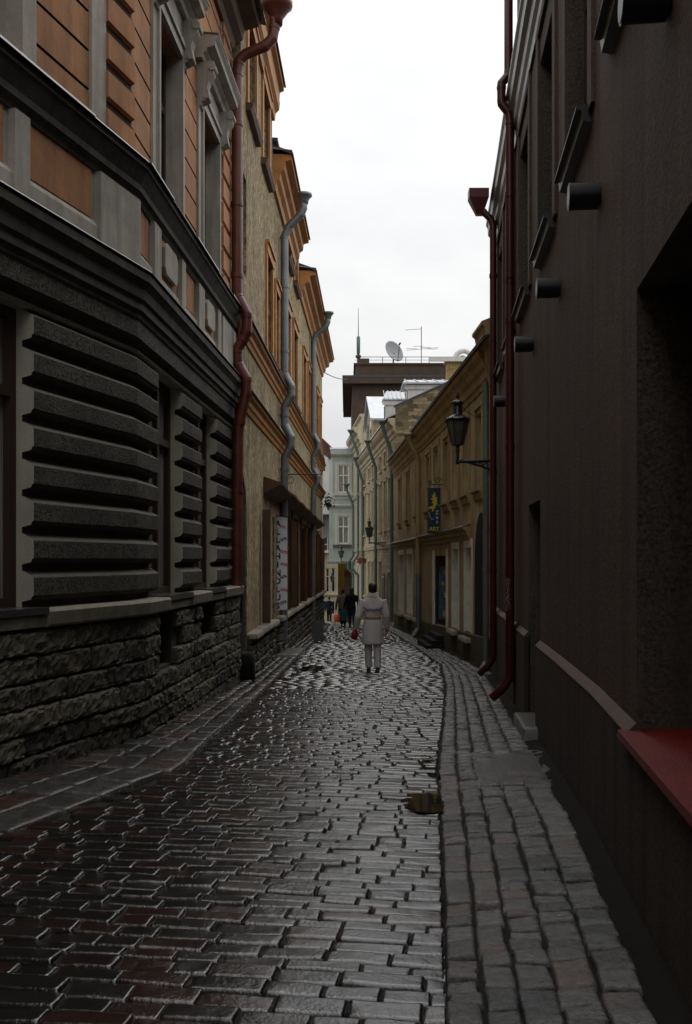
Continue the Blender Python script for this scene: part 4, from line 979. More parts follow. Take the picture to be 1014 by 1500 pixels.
# red downpipes
def red_pipe(t, ztop, jog, r):
    n = .11; pts = []
    if jog: pts = [PR(t, .13, ztop), PR(t, .13, 6.98), PR(t, .14, 6.90), PR(t, .225, 6.80), PR(t, .23, 6.77), PR(t, .23, 6.54), PR(t, .225, 6.50), PR(t, .12, 6.36), PR(t, n, 6.26)]
    else: pts = [PR(t, .34, 6.62), PR(t, .34, 6.50), PR(t, .31, 6.40), PR(t, .15, 6.24), PR(t, n, 6.12)]
    zb = gz(t) + .06
    pts += [PR(t, n, 4), PR(t, n, zb + .42), PR(t, n + .015, zb + .33), PR(t, n + .1, zb + .2), PR(t + .05, n + .24, zb + .06)]
    o = downpipe(db, pts, r, M['redpipe_dark'], collars=(5.2, 3.4, 1.6, -.2, -1.2), name='red_downpipe')
    if not jog:
        h = MB(); c = PR(t, .36, 6.62); h.abox(c.x - .20, c.x + .16, c.y - .12, c.y + .12, 6.62, 6.78)
        h.hexa([(c.x - .06, c.y - .06, 6.32), (c.x + .06, c.y - .06, 6.32), (c.x + .06, c.y + .06, 6.32), (c.x - .06, c.y + .06, 6.32), (c.x - .2, c.y - .12, 6.62), (c.x + .16, c.y - .12, 6.62), (c.x + .16, c.y + .12, 6.62), (c.x - .2, c.y + .12, 6.62)]); h.build('hopper', M['redpipe_dark'], o)
    return o
p1 = red_pipe(14.0, 9.6, True, .062); red_pipe(18.0, 0, False, .062)
gr = MB(); cpos = PR(14.0, .11, 0)           # scrawl scratched on the near red pipe
r_ = random.Random(9)
for i in range(6):
    z = -.30 - i * .075; pts = []
    for j in range(9): a = -2.2 + .45 * (r_.random() * 2 - 1) + (j - 4) * .10; pts.append((cpos.x + .066 * math.cos(a), cpos.y + .066 * math.sin(a), z + .05 * math.sin(j * 1.9 + i) + r_.uniform(-.01, .01)))
    gr.tube(pts, .0045, 5)
gr.build('graffiti', M['chalk'], p1)
# cylinder wall lights
def tube_light(t, z, label):
    q = thing('wall_light', tuple(PR(t, 0, z)), label, 'wall light', 'round tube lights along the dark brown wall')
    a = PR(t, .0, z); b = PR(t, .215, z); d = (b - a).normalized()
    m = MB(); m.tube([a + d * .012, b], .092, 20); m.tube([b - d * .018, b + d * .002], .096, 20); m.build('housing', M['tubelight'], q)
    m = MB(); m.tube([a, a + d * .02], .07, 16); m.build('wall_plate', M['black_metal'], q)
    m = MB(); m.tube([b + d * .0025, b + d * .006], .085, 20); m.build('lens', M['black_metal'], q)
    for k_ in range(4):
        pass
for t, lab in ((4.53, 'round tube light nearest the viewer, cut by the top of the dark brown wall'), (6.97, 'largest whole tube light, above the edge of the deep niche'), (9.33, 'third tube light along the dark brown wall, mid height'), (11.76, 'fourth tube light, the last one before the near red downpipe'), (13.85, 'tube light hidden behind the near red downpipe'), (16.0, 'farthest tube light, between the two red downpipes')):
    if 'hidden' in lab: continue
    tube_light(t, 2.58, lab)

# ------------------------------------------------------------------ ochre yellow house with the art shop
yh = thing('yellow_house', tuple(WALL_D.pt(31, 0, gz(31))), 'low ochre yellow house with white framed shop windows and long dark eave', 'house')
FD = WALL_D; PD = FD.pt
DU = [(21.5, 22.3), (23.3, 24.1), (25.0, 25.85), (26.75, 27.65), (28.8, 29.8), (30.9, 31.9), (34.0, 35.1), (37.4, 38.5), (40.7, 41.8)]
DUO = [(a, b, 1.60, 3.28) for a, b in DU]
DL = [(22.95, 23.95, -1.8, .30), (25.0, 26.05, -1.78, .28), (33.9, 35.0, -2.02, .22), (36.3, 38.2, -2.08, .22), (39.6, 41.8, -2.14, .22)]
DDOOR = (27.2, 29.7, -2.75, .12, .95)
m = MB(); wall(m, FD, 19.3, 44, -6, 4.35, DUO + DL + [DDOOR], n=0, depth=.26, mw=0, mr=1, sides=5, top=False)
m.build('wall', [M['yellow'], M['yellow']], yh)
for a, b, c, d in DUO:
    window(yh, FD, a, b, c, d, -.24, M['white_wood'], M['glass'], fw=.08)
    s = MB()
    for u0, u1 in ((a - .16, a - .002), (b + .002, b + .16)): s.box(FD, u0, u1, -.02, .04, c, d + .1)
    s.box(FD, a - .16, b + .16, -.02, .05, d + .101, d + .24); s.build('window_surround', M['yellow_trim'], yh)
    s = MB(); s.sweep(FD, [(-.05, c - .02), (.13, c - .04), (.13, c - .08), (.07, c - .12), (.05, c - .26), (-.02, c - .30)], a - .16, b + .16); s.build('window_sill', M['yellow_trim'], yh)
for a, b, c, d in DL:
    window(yh, FD, a, b, c, d, -.24, M['white_wood'], M['glass'], fw=.10, bars=(1, 1), name='shop_window')
    s = MB(); q = .012
    s.box(FD, a - .12, a + .004, -.235, .02, c, d); s.box(FD, b - .004, b + .12, -.235, .02, c, d); s.box(FD, a - .12, b + .12, -.235, .024, d - .004, d + .2); s.build('shop_surround', M['white_wood'], yh)
    s = MB(); s.stone(FD.pt((a + b) / 2, .03, c - .04), FD.axes(a)[0], FD.axes(a)[1], Zv, (b - a) / 2 + .1, .14, .012, .1, 6, .006, a, p=8); s.build('shop_sill', M['sill_stone'], yh, recalc=False)
a, b, c, d, _ = DDOOR
q0_, q1_ = FD.pt(27.9, -.80), FD.pt(29.55, -.02)
FDD = Path([(q0_.x, q0_.y), (q1_.x, q1_.y)], -1); ta, tb = q0_.y, q1_.y      # the door stands askew in its recess
m = MB(); m.box(FDD, ta, tb, -.05, 0, c, d - .01); m.box(FDD, ta, ta + .14, 0, .04, c, d - .01); m.box(FDD, tb - .11, tb, 0, .05, c, d - .01); m.box(FDD, ta + .14, tb - .11, 0, .03, c, -1.78); m.box(FDD, ta + .14, tb - .11, 0, .03, d - .3, d - .01)
door = m.build('shop_door', M['frame_brown'], yh)
m = MB(); m.box(FDD, ta + .15, tb - .12, .001, .014, -1.77, d - .31); m.build('poster_glass', M['posterblue'], door)
m = MB(); r_ = random.Random(2)
for zc, f_, s_ in ((-.38, .8, .13), (-.45, .3, .10), (-1.0, .45, .15), (-1.05, .82, .11), (-1.6, .86, .12), (-.7, .92, .08)):
    pts = []; t_ = ta + .15 + (tb - ta - .40) * f_
    for j in range(12):
        an = j * math.pi / 6; rr = s_ * (1 if j % 2 else .55) * r_.uniform(.8, 1.2); pts.append((t_ + rr * math.cos(an), zc + rr * math.sin(an)))
    m.prism(FDD, pts, .0145, .020)
m.build('poster_shapes', M['signyellow'], door)
m = MB(); m.box(FD, b + .003, b + .5, -.02, .03, -2.55, .3); m.box(FD, a - .3, a - .003, -.02, .03, -2.4, .3); m.build('door_surround', M['white_wood'], yh)
for (t0, t1, zt) in ((23.1, 33.1, .78), (33.5, 44, .74)):
    m = MB(); m.sweep(FD, [(-.02, zt - .32), (.03, zt - .32), (.05, zt - .22), (.10, zt - .18), (.11, zt - .10), (.18, zt - .06), (.19, zt - .01), (-.02, zt + .03)], t0, t1); o = m.build('string_course', M['yellow_trim'], yh)
    m = MB(); m.sweep(FD, [(-.02, zt + .08), (.21, zt), (.215, zt - .02), (-.02, zt + .04)], t0, t1); m.build('course_flashing', M['roof_dark'], o)
m = MB(); vs = []
for t in (19.3, 26, 33, 44):
    zt = gz(t) + .62 - .004 * (t - 20)
    vs += [FD.pt(t, .04, -6), FD.pt(t, .04, zt), FD.pt(t, -.02, zt + .05), FD.pt(t, -.02, -6)]
q_ = []
for i in range(3):
    for j in range(4):
        q_.append((i * 4 + j, i * 4 + (j + 1) % 4, (i + 1) * 4 + (j + 1) % 4, (i + 1) * 4 + j))
m.add(vs, q_ + [(0, 1, 2, 3), (15, 14, 13, 12)]); m.build('plinth', M['yellow_plinth'], yh)
# dark archway near the corner: solid black panel stands for shade in the opening
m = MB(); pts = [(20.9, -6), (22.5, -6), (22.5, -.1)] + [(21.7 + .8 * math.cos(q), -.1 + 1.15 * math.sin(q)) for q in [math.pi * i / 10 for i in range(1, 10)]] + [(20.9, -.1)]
m.prism(FD, pts, -.3, .012); m.build('arch_shade', M['black_cloth'], yh)
ex = MB(); pr = [(-.1, 3.68), (.03, 3.68), (.05, 3.78), (.09, 3.82), (.10, 3.98), (.16, 4.04), (.20, 4.16), (.29, 4.23), (.31, 4.34), (-.1, 4.36)]
ex.sweep(FD, pr, 20.4, 44); ex.build('eave_cornice', M['yellow_trim'], yh)
ex = MB(); ex.sweep(FD, [(-.1, 3.6), (.06, 3.6), (.08, 3.9), (.16, 4.05), (.18, 4.30), (.31, 4.42), (.35, 4.60), (.40, 4.64), (.40, 4.70), (.2, 4.78), (-.1, 4.84)], 19.35, 20.5); ex.build('cornice_return', M['yellow_trim'], yh)
rf = MB(); rf.sweep(FD, [(-5, 6.2), (.36, 4.40), (.37, 4.35), (.34, 4.355), (-5, 6.1)], 19.3, 44.05); rr = rf.build('roof', M['roof_dark'], yh)
rf = MB(); rf.sweep(FD, [(.14, 4.485), (.38, 4.41), (.382, 4.395), (.14, 4.47)], 19.3, 44.05); rf.build('eave_sheet', M['zinc'], rr)
st = MB(); st.box(FD, 19.5, 20.1, -.4, .1, 4.87, 5.02); st.build('roof_kerb', M['zinc_bright'], yh)
downpipe(yh, [PD(20.5, .13, 3.7), PD(20.5, .11, 3.5), PD(20.5, .11, gz(20.5) + .15), PD(20.45, .2, gz(20.5) + .02)], .065, M['zinc'], collars=(3.2, .6, -.2, -.9))
downpipe(yh, [PD(33.3, .42, 4.2), PD(33.3, .40, 4.0), PD(33.3, .18, 3.6), PD(33.3, .12, 3.4), PD(33.3, .12, -.55)], .085, M['creampipe'], hopper=(tuple(PD(33.3, .42, 4.22)), .2, .3), collars=(2.6, .9))
downpipe(yh, [PD(33.3, .12, -.5), PD(33.3, .12, gz(33) + .3), PD(33.25, .3, gz(33) + .06)], .09, M['zinc'], collars=(-.55, -1.3), name='lower_downpipe')
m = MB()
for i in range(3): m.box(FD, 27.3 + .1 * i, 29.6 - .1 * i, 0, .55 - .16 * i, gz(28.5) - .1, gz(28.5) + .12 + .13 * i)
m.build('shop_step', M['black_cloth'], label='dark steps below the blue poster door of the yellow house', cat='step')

# art sign
sg = thing('art_sign', (2.5, 28.1, .78), 'dark blue hanging sign with yellow leaping figure and ART in yellow letters', 'sign')
m = MB(); m.abox(2.335, 2.70, 28.08, 28.12, .78, 2.02); m.build('panel', M['signblue'], sg)
m = MB(); m.abox(2.325, 2.71, 28.085, 28.115, 2.02, 2.05); m.abox(2.325, 2.71, 28.085, 28.115, .75, .78); m.build('panel_edge', M['black_metal'], sg)
F0 = Path([(2.335, 28.075), (2.70, 28.075)], 1, key=0)
m = MB()
fig = [(.50, .98), (.42, .88), (.30, .90), (.40, .82), (.22, .80), (.42, .745), (.30, .70), (.44, .68), (.42, .62), (.10, .60), (.02, .50), (.14, .55), (.36, .55), (.30, .46), (.42, .50), (.60, .60), (.66, .66), (.84, .62), (.70, .70), (.78, .76), (.66, .76), (.80, .86), (.62, .82), (.60, .90)]
m.prism(F0, [(2.335 + .365 * u, .78 + 1.24 * (.04 + .92 * v)) for u, v in fig], .0, .006); m.build('yellow_figure', M['signyellow'], sg)
t = MB(); text_into(t, 'ART', .155, (2.517, 28.066, .83), (1, 0, 0), (0, 0, 1)); t.build('yellow_lettering', M['signyellow'], sg, recalc=False)
t = MB()
for i, ch in enumerate('ZEC'): text_into(t, ch.lower() if i else ch, .15, (2.60, 28.066, 1.30 - i * .13), (1, 0, 0), (0, 0, 1))
t.tube([(2.36, 28.065, 1.35), (2.40, 28.065, 1.22), (2.45, 28.065, 1.15), (2.50, 28.065, 1.17)], .012, 6); t.build('pale_lettering', M['signwhite'], sg, recalc=False)
m = MB(); m.tube([(2.75, 28.1, 2.15), (2.36, 28.1, 2.15)], .014, 8); m.tube([(2.76, 28.1, 2.1), (2.76, 28.1, 2.5)], .014, 8)
for cx, rr, q in ((2.62, .1, 0), (2.40, .06, 2)): m.tube([(cx + rr * (1 - i / 34) * math.cos(i * .4 + q), 28.1, 2.17 + rr + rr * (1 - i / 34) * math.sin(i * .4 + q)) for i in range(26)], .010, 6)
m.tube([(2.38, 28.1, 2.15), (2.38, 28.1, 2.05)], .008, 6); m.tube([(2.66, 28.1, 2.15), (2.66, 28.1, 2.05)], .008, 6); m.build('bracket', M['black_metal'], sg)

# ------------------------------------------------------------------ wall lanterns
def lantern(c, wall_pt, s, label):
    """c: foot of the lantern cage; wall_pt: where the arm meets the wall"""
    q = thing('street_lantern', tuple(wall_pt), label, 'street lamp', 'old wall lanterns')
    c = Vector(c); wp = Vector(wall_pt); a4 = math.pi / 4
    m = MB(); k = s
    m.lathe(c, [(.13 * k, 0), (.14 * k, .02 * k), (.12 * k, .03 * k)], 6)
    m.lathe(c + Vector((0, 0, .50 * k)), [(.235 * k, 0), (.265 * k, .02 * k), (.255 * k, .05 * k), (.20 * k, .085 * k), (.115 * k, .135 * k), (.10 * k, .16 * k), (.10 * k, .30 * k), (.085 * k, .33 * k), (.135 * k, .365 * k), (.14 * k, .38 * k), (.09 * k, .43 * k), (.03 * k, .46 * k), (.022 * k, .50 * k), (.045 * k, .52 * k), (.02 * k, .55 * k), (.03 * k, .58 * k), (.012 * k, .61 * k), (.006 * k, .68 * k)], 12)
    for i in range(6):
        th = i * math.pi / 3; d = Vector((math.cos(th), math.sin(th), 0))
        m.tube([c + d * .125 * k + Vector((0, 0, .02 * k)), c + d * .238 * k + Vector((0, 0, .51 * k))], .011 * k, 6)
        m.tube([c + d * .25 * k + Vector((0, 0, .53 * k)), c + d * .275 * k + Vector((0, 0, .58 * k))], .008 * k, 5)
    m.build('cage', M['black_metal'], q)
    m = MB(); m.lathe(c, [(.112 * k, .025 * k), (.222 * k, .50 * k)], 6, smooth=False); m.build('glass_panes', M['lamp_glass'], q)
    m = MB(); b = c + Vector((0, 0, -.34 * k))
    m.lathe(c, [(.02 * k, -.40 * k), (.045 * k, -.36 * k), (.03 * k, -.3 * k), (.028 * k, -.2 * k), (.05 * k, -.1 * k), (.03 * k, -.07 * k), (.05 * k, -.01 * k), (.03 * k, 0)], 10)
    e = Vector((wp.x, wp.y, b.z)); d = e - b; L_ = d.length; up = Vector((0, 0, 1))
    m.tube([b, b + d * .15 + up * .0, e + up * .02], .034 * k, 8)
    m.tube([b + d * .25 - up * .005, b + d * .6 - up * .09 * k, e - up * .21 * k], .026 * k, 8)
    m.tube([e + up * .06 * k, e - up * .24 * k], .03 * k, 8)
    for i in range(4):
        f = .45 + .14 * i; cc = b + d * f - up * (.045 + .02 * i) * k; rr = (.028 + .011 * i) * k; dd = d.normalized()
        m.tube([cc + dd * rr * math.cos(j * .7) + up * rr * math.sin(j * .7) for j in range(10)], .015 * k, 5)
    m.tube([b - up * .02, b + d * .1 + up * .06 * k, b + d * .2 + up * .01 * k], .018 * k, 6)
    m.build('arm', M['black_metal'], q)
    return q
yq = 18.9
lantern((2.145, yq, 2.2), (2.88, yq, 1.9), .92, 'large black lantern on an ornate arm beside the red downpipe')
lantern((1.15, 48.6, 1.12), (1.96, 48.6, .8), .85, 'black lantern on a bracket on the cream house between green downpipes')
lantern((-.335, 69, .14), (.64, 69, -.2), .85, 'far black lantern below the mint bay window')
lantern((-1.22, 87.1, -1.95), (-1.22, 87.99, -2.3), .8, 'tiny farthest lantern on the cream end house')
w_ = MB(); w_.tube([Vector((2.19, 18.9, 2.98)).lerp(Vector((2.90, 18.9, 2.95)), i / 10) - Vector((0, 0, .22 * math.sin(math.pi * i / 10))) for i in range(11)], .006, 5); w_.build('lamp_cable', M['black_metal'], label='thin sagging cable running from the large lantern to the wall', cat='cable')

# ------------------------------------------------------------------ cream stone house with green pipes
ch = thing('cream_house', tuple(WALL_E.pt(54, 0, gz(54))), 'cream limestone house with green downpipes and metal roofed dormers', 'house')
FE = WALL_E; PE = FE.pt
EU = [(46.2, 47.2), (48.3, 49.3), (50.6, 51.6), (55.0, 56.0), (57.2, 58.2), (60.4, 61.4)]
EO = [(a, b, 1.5, 3.9) for a, b in EU] + [(a, b, 4.6, 5.35) for a, b in EU] + [(a, b, -2.2, -.1) for a, b in EU[2:]] + [(46.2, 47.3, -3.2, -.6)]
m = MB(); wall(m, FE, 44, 64, -7, 6.33, EO, n=0, depth=.2, mw=0, mr=1, sides=6, top=False); m.build('wall', [M['creambrick'], M['cream']], ch)
for i, (a, b, c, d) in enumerate(EO):
    window(ch, FE, a, b, c, d, -.18, M['white_wood'], M['glass'], fw=.07)
    s = MB(); s.box(FE, a - .12, a - .002, -.02, .04, c, d); s.box(FE, b + .002, b + .12, -.02, .04, c, d); s.box(FE, a - .12, b + .12, -.02, .05, d + .002, d + .12); s.box(FE, a - .15, b + .15, -.02, .1, c - .1, c - .002); s.build('window_surround', M['cream'], ch)
for zt in (.75, 4.2):
    m = MB(); m.sweep(FE, [(-.02, zt - .2), (.06, zt - .2), (.09, zt - .08), (.12, zt), (-.02, zt + .03)], 44, 64); m.build('string_course', M['cream'], ch)
m = MB(); m.sweep(FE, [(-.1, 5.58), (.04, 5.58), (.06, 5.73), (.14, 5.8), (.16, 5.98), (.28, 6.08), (.36, 6.2), (.38, 6.34), (-.1, 6.36)], 44, 64); m.build('eave_cornice', M['cream'], ch)
m = MB(); m.sweep(FE, [(-7, 9.4), (.42, 6.42), (.44, 6.36), (.40, 6.36), (-7, 9.3)], 44, 64); m.build('roof', M['zinc_bright'], ch)
m = MB(); p = WALL_E.pt(44, .0, 0)
m.add([(p.x - .05, 43.97, -1), (p.x + 7, 43.97, -1), (p.x + 7, 43.97, 10.0), (p.x - .05, 43.97, 6.80), (p.x - .05, 44.25, -1), (p.x + 7, 44.25, -1), (p.x + 7, 44.25, 10.0), (p.x - .05, 44.25, 6.80)], [(0, 1, 2, 3), (7, 6, 5, 4), (0, 3, 7, 4), (3, 2, 6, 7)]); m.build('party_wall', M['rubble'], ch)
m = MB(); m.add([(p.x - .12, 43.9, 6.81), (p.x + 7, 43.9, 10.04), (p.x + 7, 44.3, 10.04), (p.x - .12, 44.3, 6.81), (p.x - .12, 43.9, 6.89), (p.x + 7, 43.9, 10.12), (p.x + 7, 44.3, 10.12), (p.x - .12, 44.3, 6.89)], [(0, 1, 2, 3), (4, 5, 6, 7), (0, 1, 5, 4), (1, 2, 6, 5), (2, 3, 7, 6), (3, 0, 4, 7)]); m.build('gable_coping', M['roof_dark'], ch)
def dormer(x0, x1, y0, y1, z0, z1, wallm, over=.25):
    d = MB(); d.abox(x0, x1, y0, y1, z0, z1); o = d.build('dormer', M[wallm], ch)
    r = MB(); r.hexa([(x0 - over, y0 - over, z1), (x1 + over, y0 - over, z1), (x1 + over, y1 + over, z1 + .1), (x0 - over, y1 + over, z1 + .1), (x0 - over, y0 - over, z1 + .07), (x1 + over, y0 - over, z1 + .07), (x1 + over, y1 + over, z1 + .7), (x0 - over + .25, y1 + over, z1 + .7)])
    n_ = 6
    for i in range(n_): xx = x0 - over + (x1 - x0 + 2 * over) * (i + .5) / n_; r.hexa([(xx - .015, y0 - over, z1 + .07), (xx + .015, y0 - over, z1 + .07), (xx + .015, y1 + over, z1 + .70), (xx - .015, y1 + over, z1 + .70), (xx - .015, y0 - over, z1 + .12), (xx + .015, y0 - over, z1 + .12), (xx + .015, y1 + over, z1 + .75), (xx - .015, y1 + over, z1 + .75)])
    r.build('dormer_roof', M['zinc_bright'], o)
    f = Path([(x0, y1), (x0, y0)], 1, key=1)
    s = MB(); s.abox(x0 - .03, x0 + .02, y0 + .25, y1 - .25, z0 + .35, z1 - .25); s.build('dormer_window', M['glass'], o)
    s = MB(); s.abox(x0 - .05, x0 + .01, (y0 + y1) / 2 - .05, (y0 + y1) / 2 + .05, z0 + .3, z1 - .2); s.abox(x0 - .15, x1 + .1, y0 - .08, y0 - .001, z1 - .22, z1 - .02); s.build('dormer_trim', M['white_plaster'], o)
dormer(2.9, 5.2, 46.0, 48.4, 6.4, 8.2, 'white_plaster'); dormer(2.0, 3.0, 50.0, 51.2, 6.4, 8.1, 'white_plaster', .15)
# tall gabled wall dormer
m = MB(); g_ = [(55.0, 6.37), (60.0, 6.37), (60.0, 7.9), (57.5, 9.4), (55.0, 7.9)]
m.prism(FE, g_, -2.2, .02); wd = m.build('wall_gable', M['creambrick'], ch)
for q0, q1 in ((54.8, 57.5), (60.2, 57.5)):
    r = MB(); r.hexa([FE.pt(q0, -2.4, 7.8), FE.pt(q1, -2.4, 9.45), FE.pt(q1, .2, 9.45), FE.pt(q0, .2, 7.8), FE.pt(q0, -2.4, 7.9), FE.pt(q1, -2.4, 9.55), FE.pt(q1, .2, 9.55), FE.pt(q0, .2, 7.9)]); r.build('gable_roof', M['zinc_bright'], wd)
for a, b in ((56.2, 57.0), (58.0, 58.8)):
    r = MB(); r.box(FE, a, b, -.01, .03, 6.7, 8.0); r.build('gable_window', M['glass'], wd)
m = MB(); m.abox(5.1, 6.7, 49.5, 50.3, 7.5, 9.95); m.abox(5.0, 6.8, 49.4, 50.4, 9.95, 10.1); m.build('chimney', M['chimney'], ch)
m = MB(); m.tube([(5.9 + .0, 49.9, 10.1), (5.9, 49.9, 10.35)], .14, 10); m.tube([(5.5 + .42 * (1 - math.cos(a_)), 49.5, 10.1 + .42 * math.sin(a_)) for a_ in [math.pi * i / 9 for i in range(10)]], .13, 10); m.abox(4.2, 6.4, 49.2, 49.35, 9.95, 10.15); m.build('chimney_cowl', M['white_plaster'], ch)
for t, ze in ((44.7, 6.2), (52.4, 6.25), (61.0, 6.25)):
    downpipe(ch, [PE(t, .55, ze), PE(t, .53, ze - .25), PE(t + .1, .22, ze - 1.1), PE(t + .1, .14, ze - 1.35), PE(t + .1, .13, 1), PE(t + .1, .13, gz(t) + .2)], .085, M['greenpipe'], hopper=(tuple(PE(t, .56, ze + .05)), .2, .3), collars=(4, 1.8, -.5))
m = MB()
for i in range(8): m.box(FE, 47.4 + i * .16, 47.46 + i * .16, .16, .2, gz(48) + .05, gz(48) + 2.5)
m.box(FE, 47.35, 48.65, .15, .21, gz(48) + .2, gz(48) + .27); m.box(FE, 47.35, 48.65, .15, .21, gz(48) + 2.3, gz(48) + 2.37); m.build('iron_gate', M['black_metal'], ch)

e2 = thing('pavilion_house', tuple(WALL_E2.pt(68, 0, gz(68))), 'pale cream house corner with stepped cornice joined to the mint bay', 'house')
F2 = WALL_E2; P2 = F2.pt
E2O = [(66.0, 67, 1.5, 3.8), (66, 67, 5.0, 7.0), (66, 67, -2.5, -.4)]
m = MB(); wall(m, F2, 64, 76 - 4, -7, 8.6, E2O, n=0, depth=.2, mr=0, sides=7); m.build('wall', M['cream'], e2)
for a, b, c, d in E2O: window(e2, F2, a, b, c, d, -.18, M['white_wood'], M['glass'])
m = MB(); m.sweep(F2, [(-.1, 7.6), (.05, 7.6), (.08, 7.8), (.2, 7.9), (.24, 8.2), (.42, 8.35), (.46, 8.62), (-.1, 8.66)], 63.9, 72); m.sweep(F2, [(-1.5, 8.66), (-.05, 8.66), (-.05, 9.3), (.08, 9.36), (.08, 9.5), (-1.5, 9.55)], 63.95, 71); m.build('eave_cornice', M['cream'], e2)
for zt in (.75, 4.4):
    m = MB(); m.sweep(F2, [(-.02, zt - .25), (.08, zt - .2), (.14, zt), (-.02, zt + .04)], 63.95, 72); m.build('string_course', M['cream'], e2)
for t, z_ in ((64.6, 8.4), (69.0, 5.2)):
    downpipe(e2, [P2(t, .6, z_), P2(t, .58, z_ - .3), P2(t, .2, z_ - 1.2), P2(t, .14, z_ - 1.5), P2(t, .14, .3), P2(t, .5, -.2), P2(t, .5, -.6), P2(t, .14, -1.0), P2(t, .14, gz(t) + .2)], .085, M['greenpipe'], hopper=(tuple(P2(t, .6, z_ + .05)), .24, .35), collars=(3, 1))

# ------------------------------------------------------------------ mint house with bay across the street
mh = thing('mint_house', (-.3, 71, gz(72)), 'mint green house with two curtained windows in its overhanging bay', 'house')
FG = Path([(-1.22, 71), (1.6, 71)], 1, key=0); GW = [(-.62, .20, 4.75, 7.0), (-.62, .20, 1.1, 3.2)]
GW = [(-.60, .22, 4.85, 6.85), (-.60, .22, 1.15, 3.15)]
m = MB(); wall(m, FG, -1.22, 1.6, -.12, 7.6, GW, n=0, depth=.15, mw=0, mr=1, sides=5); m.quad((-1.22, 71, -.12), (1.6, 71, -.12), (1.6, 76, -.12), (-1.22, 76, -.12))
m.build('bay_wall', [M['mint'], M['mint_pale']], mh)
m = MB(); m.abox(1.0, 6, 73, 80, -8, 7.9); m.build('rear_wall', M['mint'], mh)
for i, (a, b, c, d) in enumerate(GW):
    o = window(mh, FG, a, b, c, d, -.12, M['white_wood'], M['glass_curtain'], fw=.09, bars=(1, 1), th=.1, transom=.62)
    s = MB(); s.box(FG, a - .2, a - .003, -.02, .06, c - .05, d + .2); s.box(FG, b + .003, b + .2, -.02, .06, c - .05, d + .2); s.box(FG, a - .003, b + .003, -.02, .06, d + .003, d + .2); s.build('window_surround', M['mint_pale'], mh)
    s = MB(); s.box(FG, a - .35, b + .4, -.02, .2, c - .22, c - .06); s.build('window_sill', M['mint_pale'] if i == 0 else M['groove'], mh)
for zt, dn in ((3.95, .2), (7.65, .3), (4.6, .06)):
    m = MB(); m.sweep(FG, [(-.02, zt - .25), (.05, zt - .22), (dn, zt - .05), (dn, zt), (-.02, zt + .05)], -1.34, 1.6); m.build('string_course', M['mint_pale'], mh)
m = MB(); m.sweep(FG, [(-.02, 3.2 + .8), (.03, 4.0), (.03, 7.35), (-.02, 7.35)], -1.21, -.95); m.build('corner_strip', M['mint_pale'], mh)
m = MB(); m.abox(-1.35, 1.6, 70.7, 76, 7.66, 7.95); m.hexa([(-1.4, 70.65, 7.95), (1.7, 70.65, 7.95), (1.7, 76, 7.95), (-1.4, 76, 7.95), (-1.3, 70.75, 8.08), (1.7, 70.75, 8.08), (1.7, 76, 8.5), (-1.3, 76, 8.5)]); m.build('roof_cornice', M['zinc_bright'], mh)
m = MB(); m.sweep(FG, [(-.3, -.28), (.06, -.25), (.12, -.12), (-.3, -.118)], -1.34, 1.6); m.build('bay_soffit', M['mint'], mh)

# ------------------------------------------------------------------ brown tower block behind
bt = thing('brown_tower', (6, 90, gz(90)), 'large dark brown flat roofed block towering behind the cream house', 'building')
m = MB(); m.abox(.55, 18, 88.7, 108, -9, 15.8); m.build('wall', M['brown_tower'], bt)
m = MB(); m.abox(-.3, 19, 88, 109, 15.8, 16.35); m.build('roof_slab', M['brown_tower'], bt)
m = MB(); m.abox(-.33, 19.02, 87.97, 109.02, 16.352, 16.52); m.build('slab_edge', M['roof_dark'], bt)
m = MB(); m.abox(.85, 18.5, 88.7, 108, 16.5, 17.6); m.abox(.7, 18.6, 88.55, 108.1, 17.6, 17.74); m.build('parapet', M['brown_tower'], bt)
m = MB()
for i in range(9): m.tube([(1.2 + i * 2.1, 88.7, 17.74), (1.2 + i * 2.1, 88.7, 18.3)], .03, 6)
m.tube([(.8, 88.7, 18.3), (18.3, 88.7, 18.3)], .03, 6); m.tube([(.8, 88.7, 18.02), (18.3, 88.7, 18.02)], .02, 6); m.build('railing', M['roof_dark'], bt)
m = MB(); m.abox(1.0, 2.1, 88.6, 89.6, 17.74, 18.15); m.build('vent_box', M['brown_tower'], bt)
m = MB()
for i in range(4): m.abox(2.2 + i * 3.8, 3.6 + i * 3.8, 88.66, 88.72, 11.0, 13.2)
m.build('window_band', M['glass'], bt)
an = thing('mast_antenna', (1.12, 89, 18.15), 'slim whip mast with a round ball at its foot on the brown block', 'antenna')
m = MB(); m.lathe((1.12, 89, 18.35), [(.08, -.2), (.26, 0), (.26, .12), (.08, .3)], 12); m.build('ball_base', M['black_metal'], an)
m = MB(); m.lathe((1.12, 89, 18.6), [(.09, 0), (.16, .1), (.17, 1.55), (.08, 1.65)], 10); m.build('thick_mast', M['greenpipe'], an)
m = MB(); m.tube([(1.12, 89, 20.2), (1.12, 89, 22.8)], [.04, .015], 6); m.build('whip', M['black_metal'], an)
ds = thing('satellite_dish', (4.4, 89.5, 17.74), 'grey satellite dish on the roof of the brown block', 'satellite dish')
m = MB(); Rm = Matrix.Rotation(R(30), 3, 'Z') @ Matrix.Rotation(R(62), 3, 'X'); cc = Vector((4.35, 89.5, 18.95)); vs = []; nr_ = 8; sg_ = 28
for i in range(nr_ + 1):
    for j in range(sg_):
        r0 = 1.15 * i / nr_; a_ = 2 * math.pi * j / sg_; vs.append(cc + Rm @ Vector((r0 * math.cos(a_) * .78, r0 * math.sin(a_), .22 * r0 * r0 - .2)))
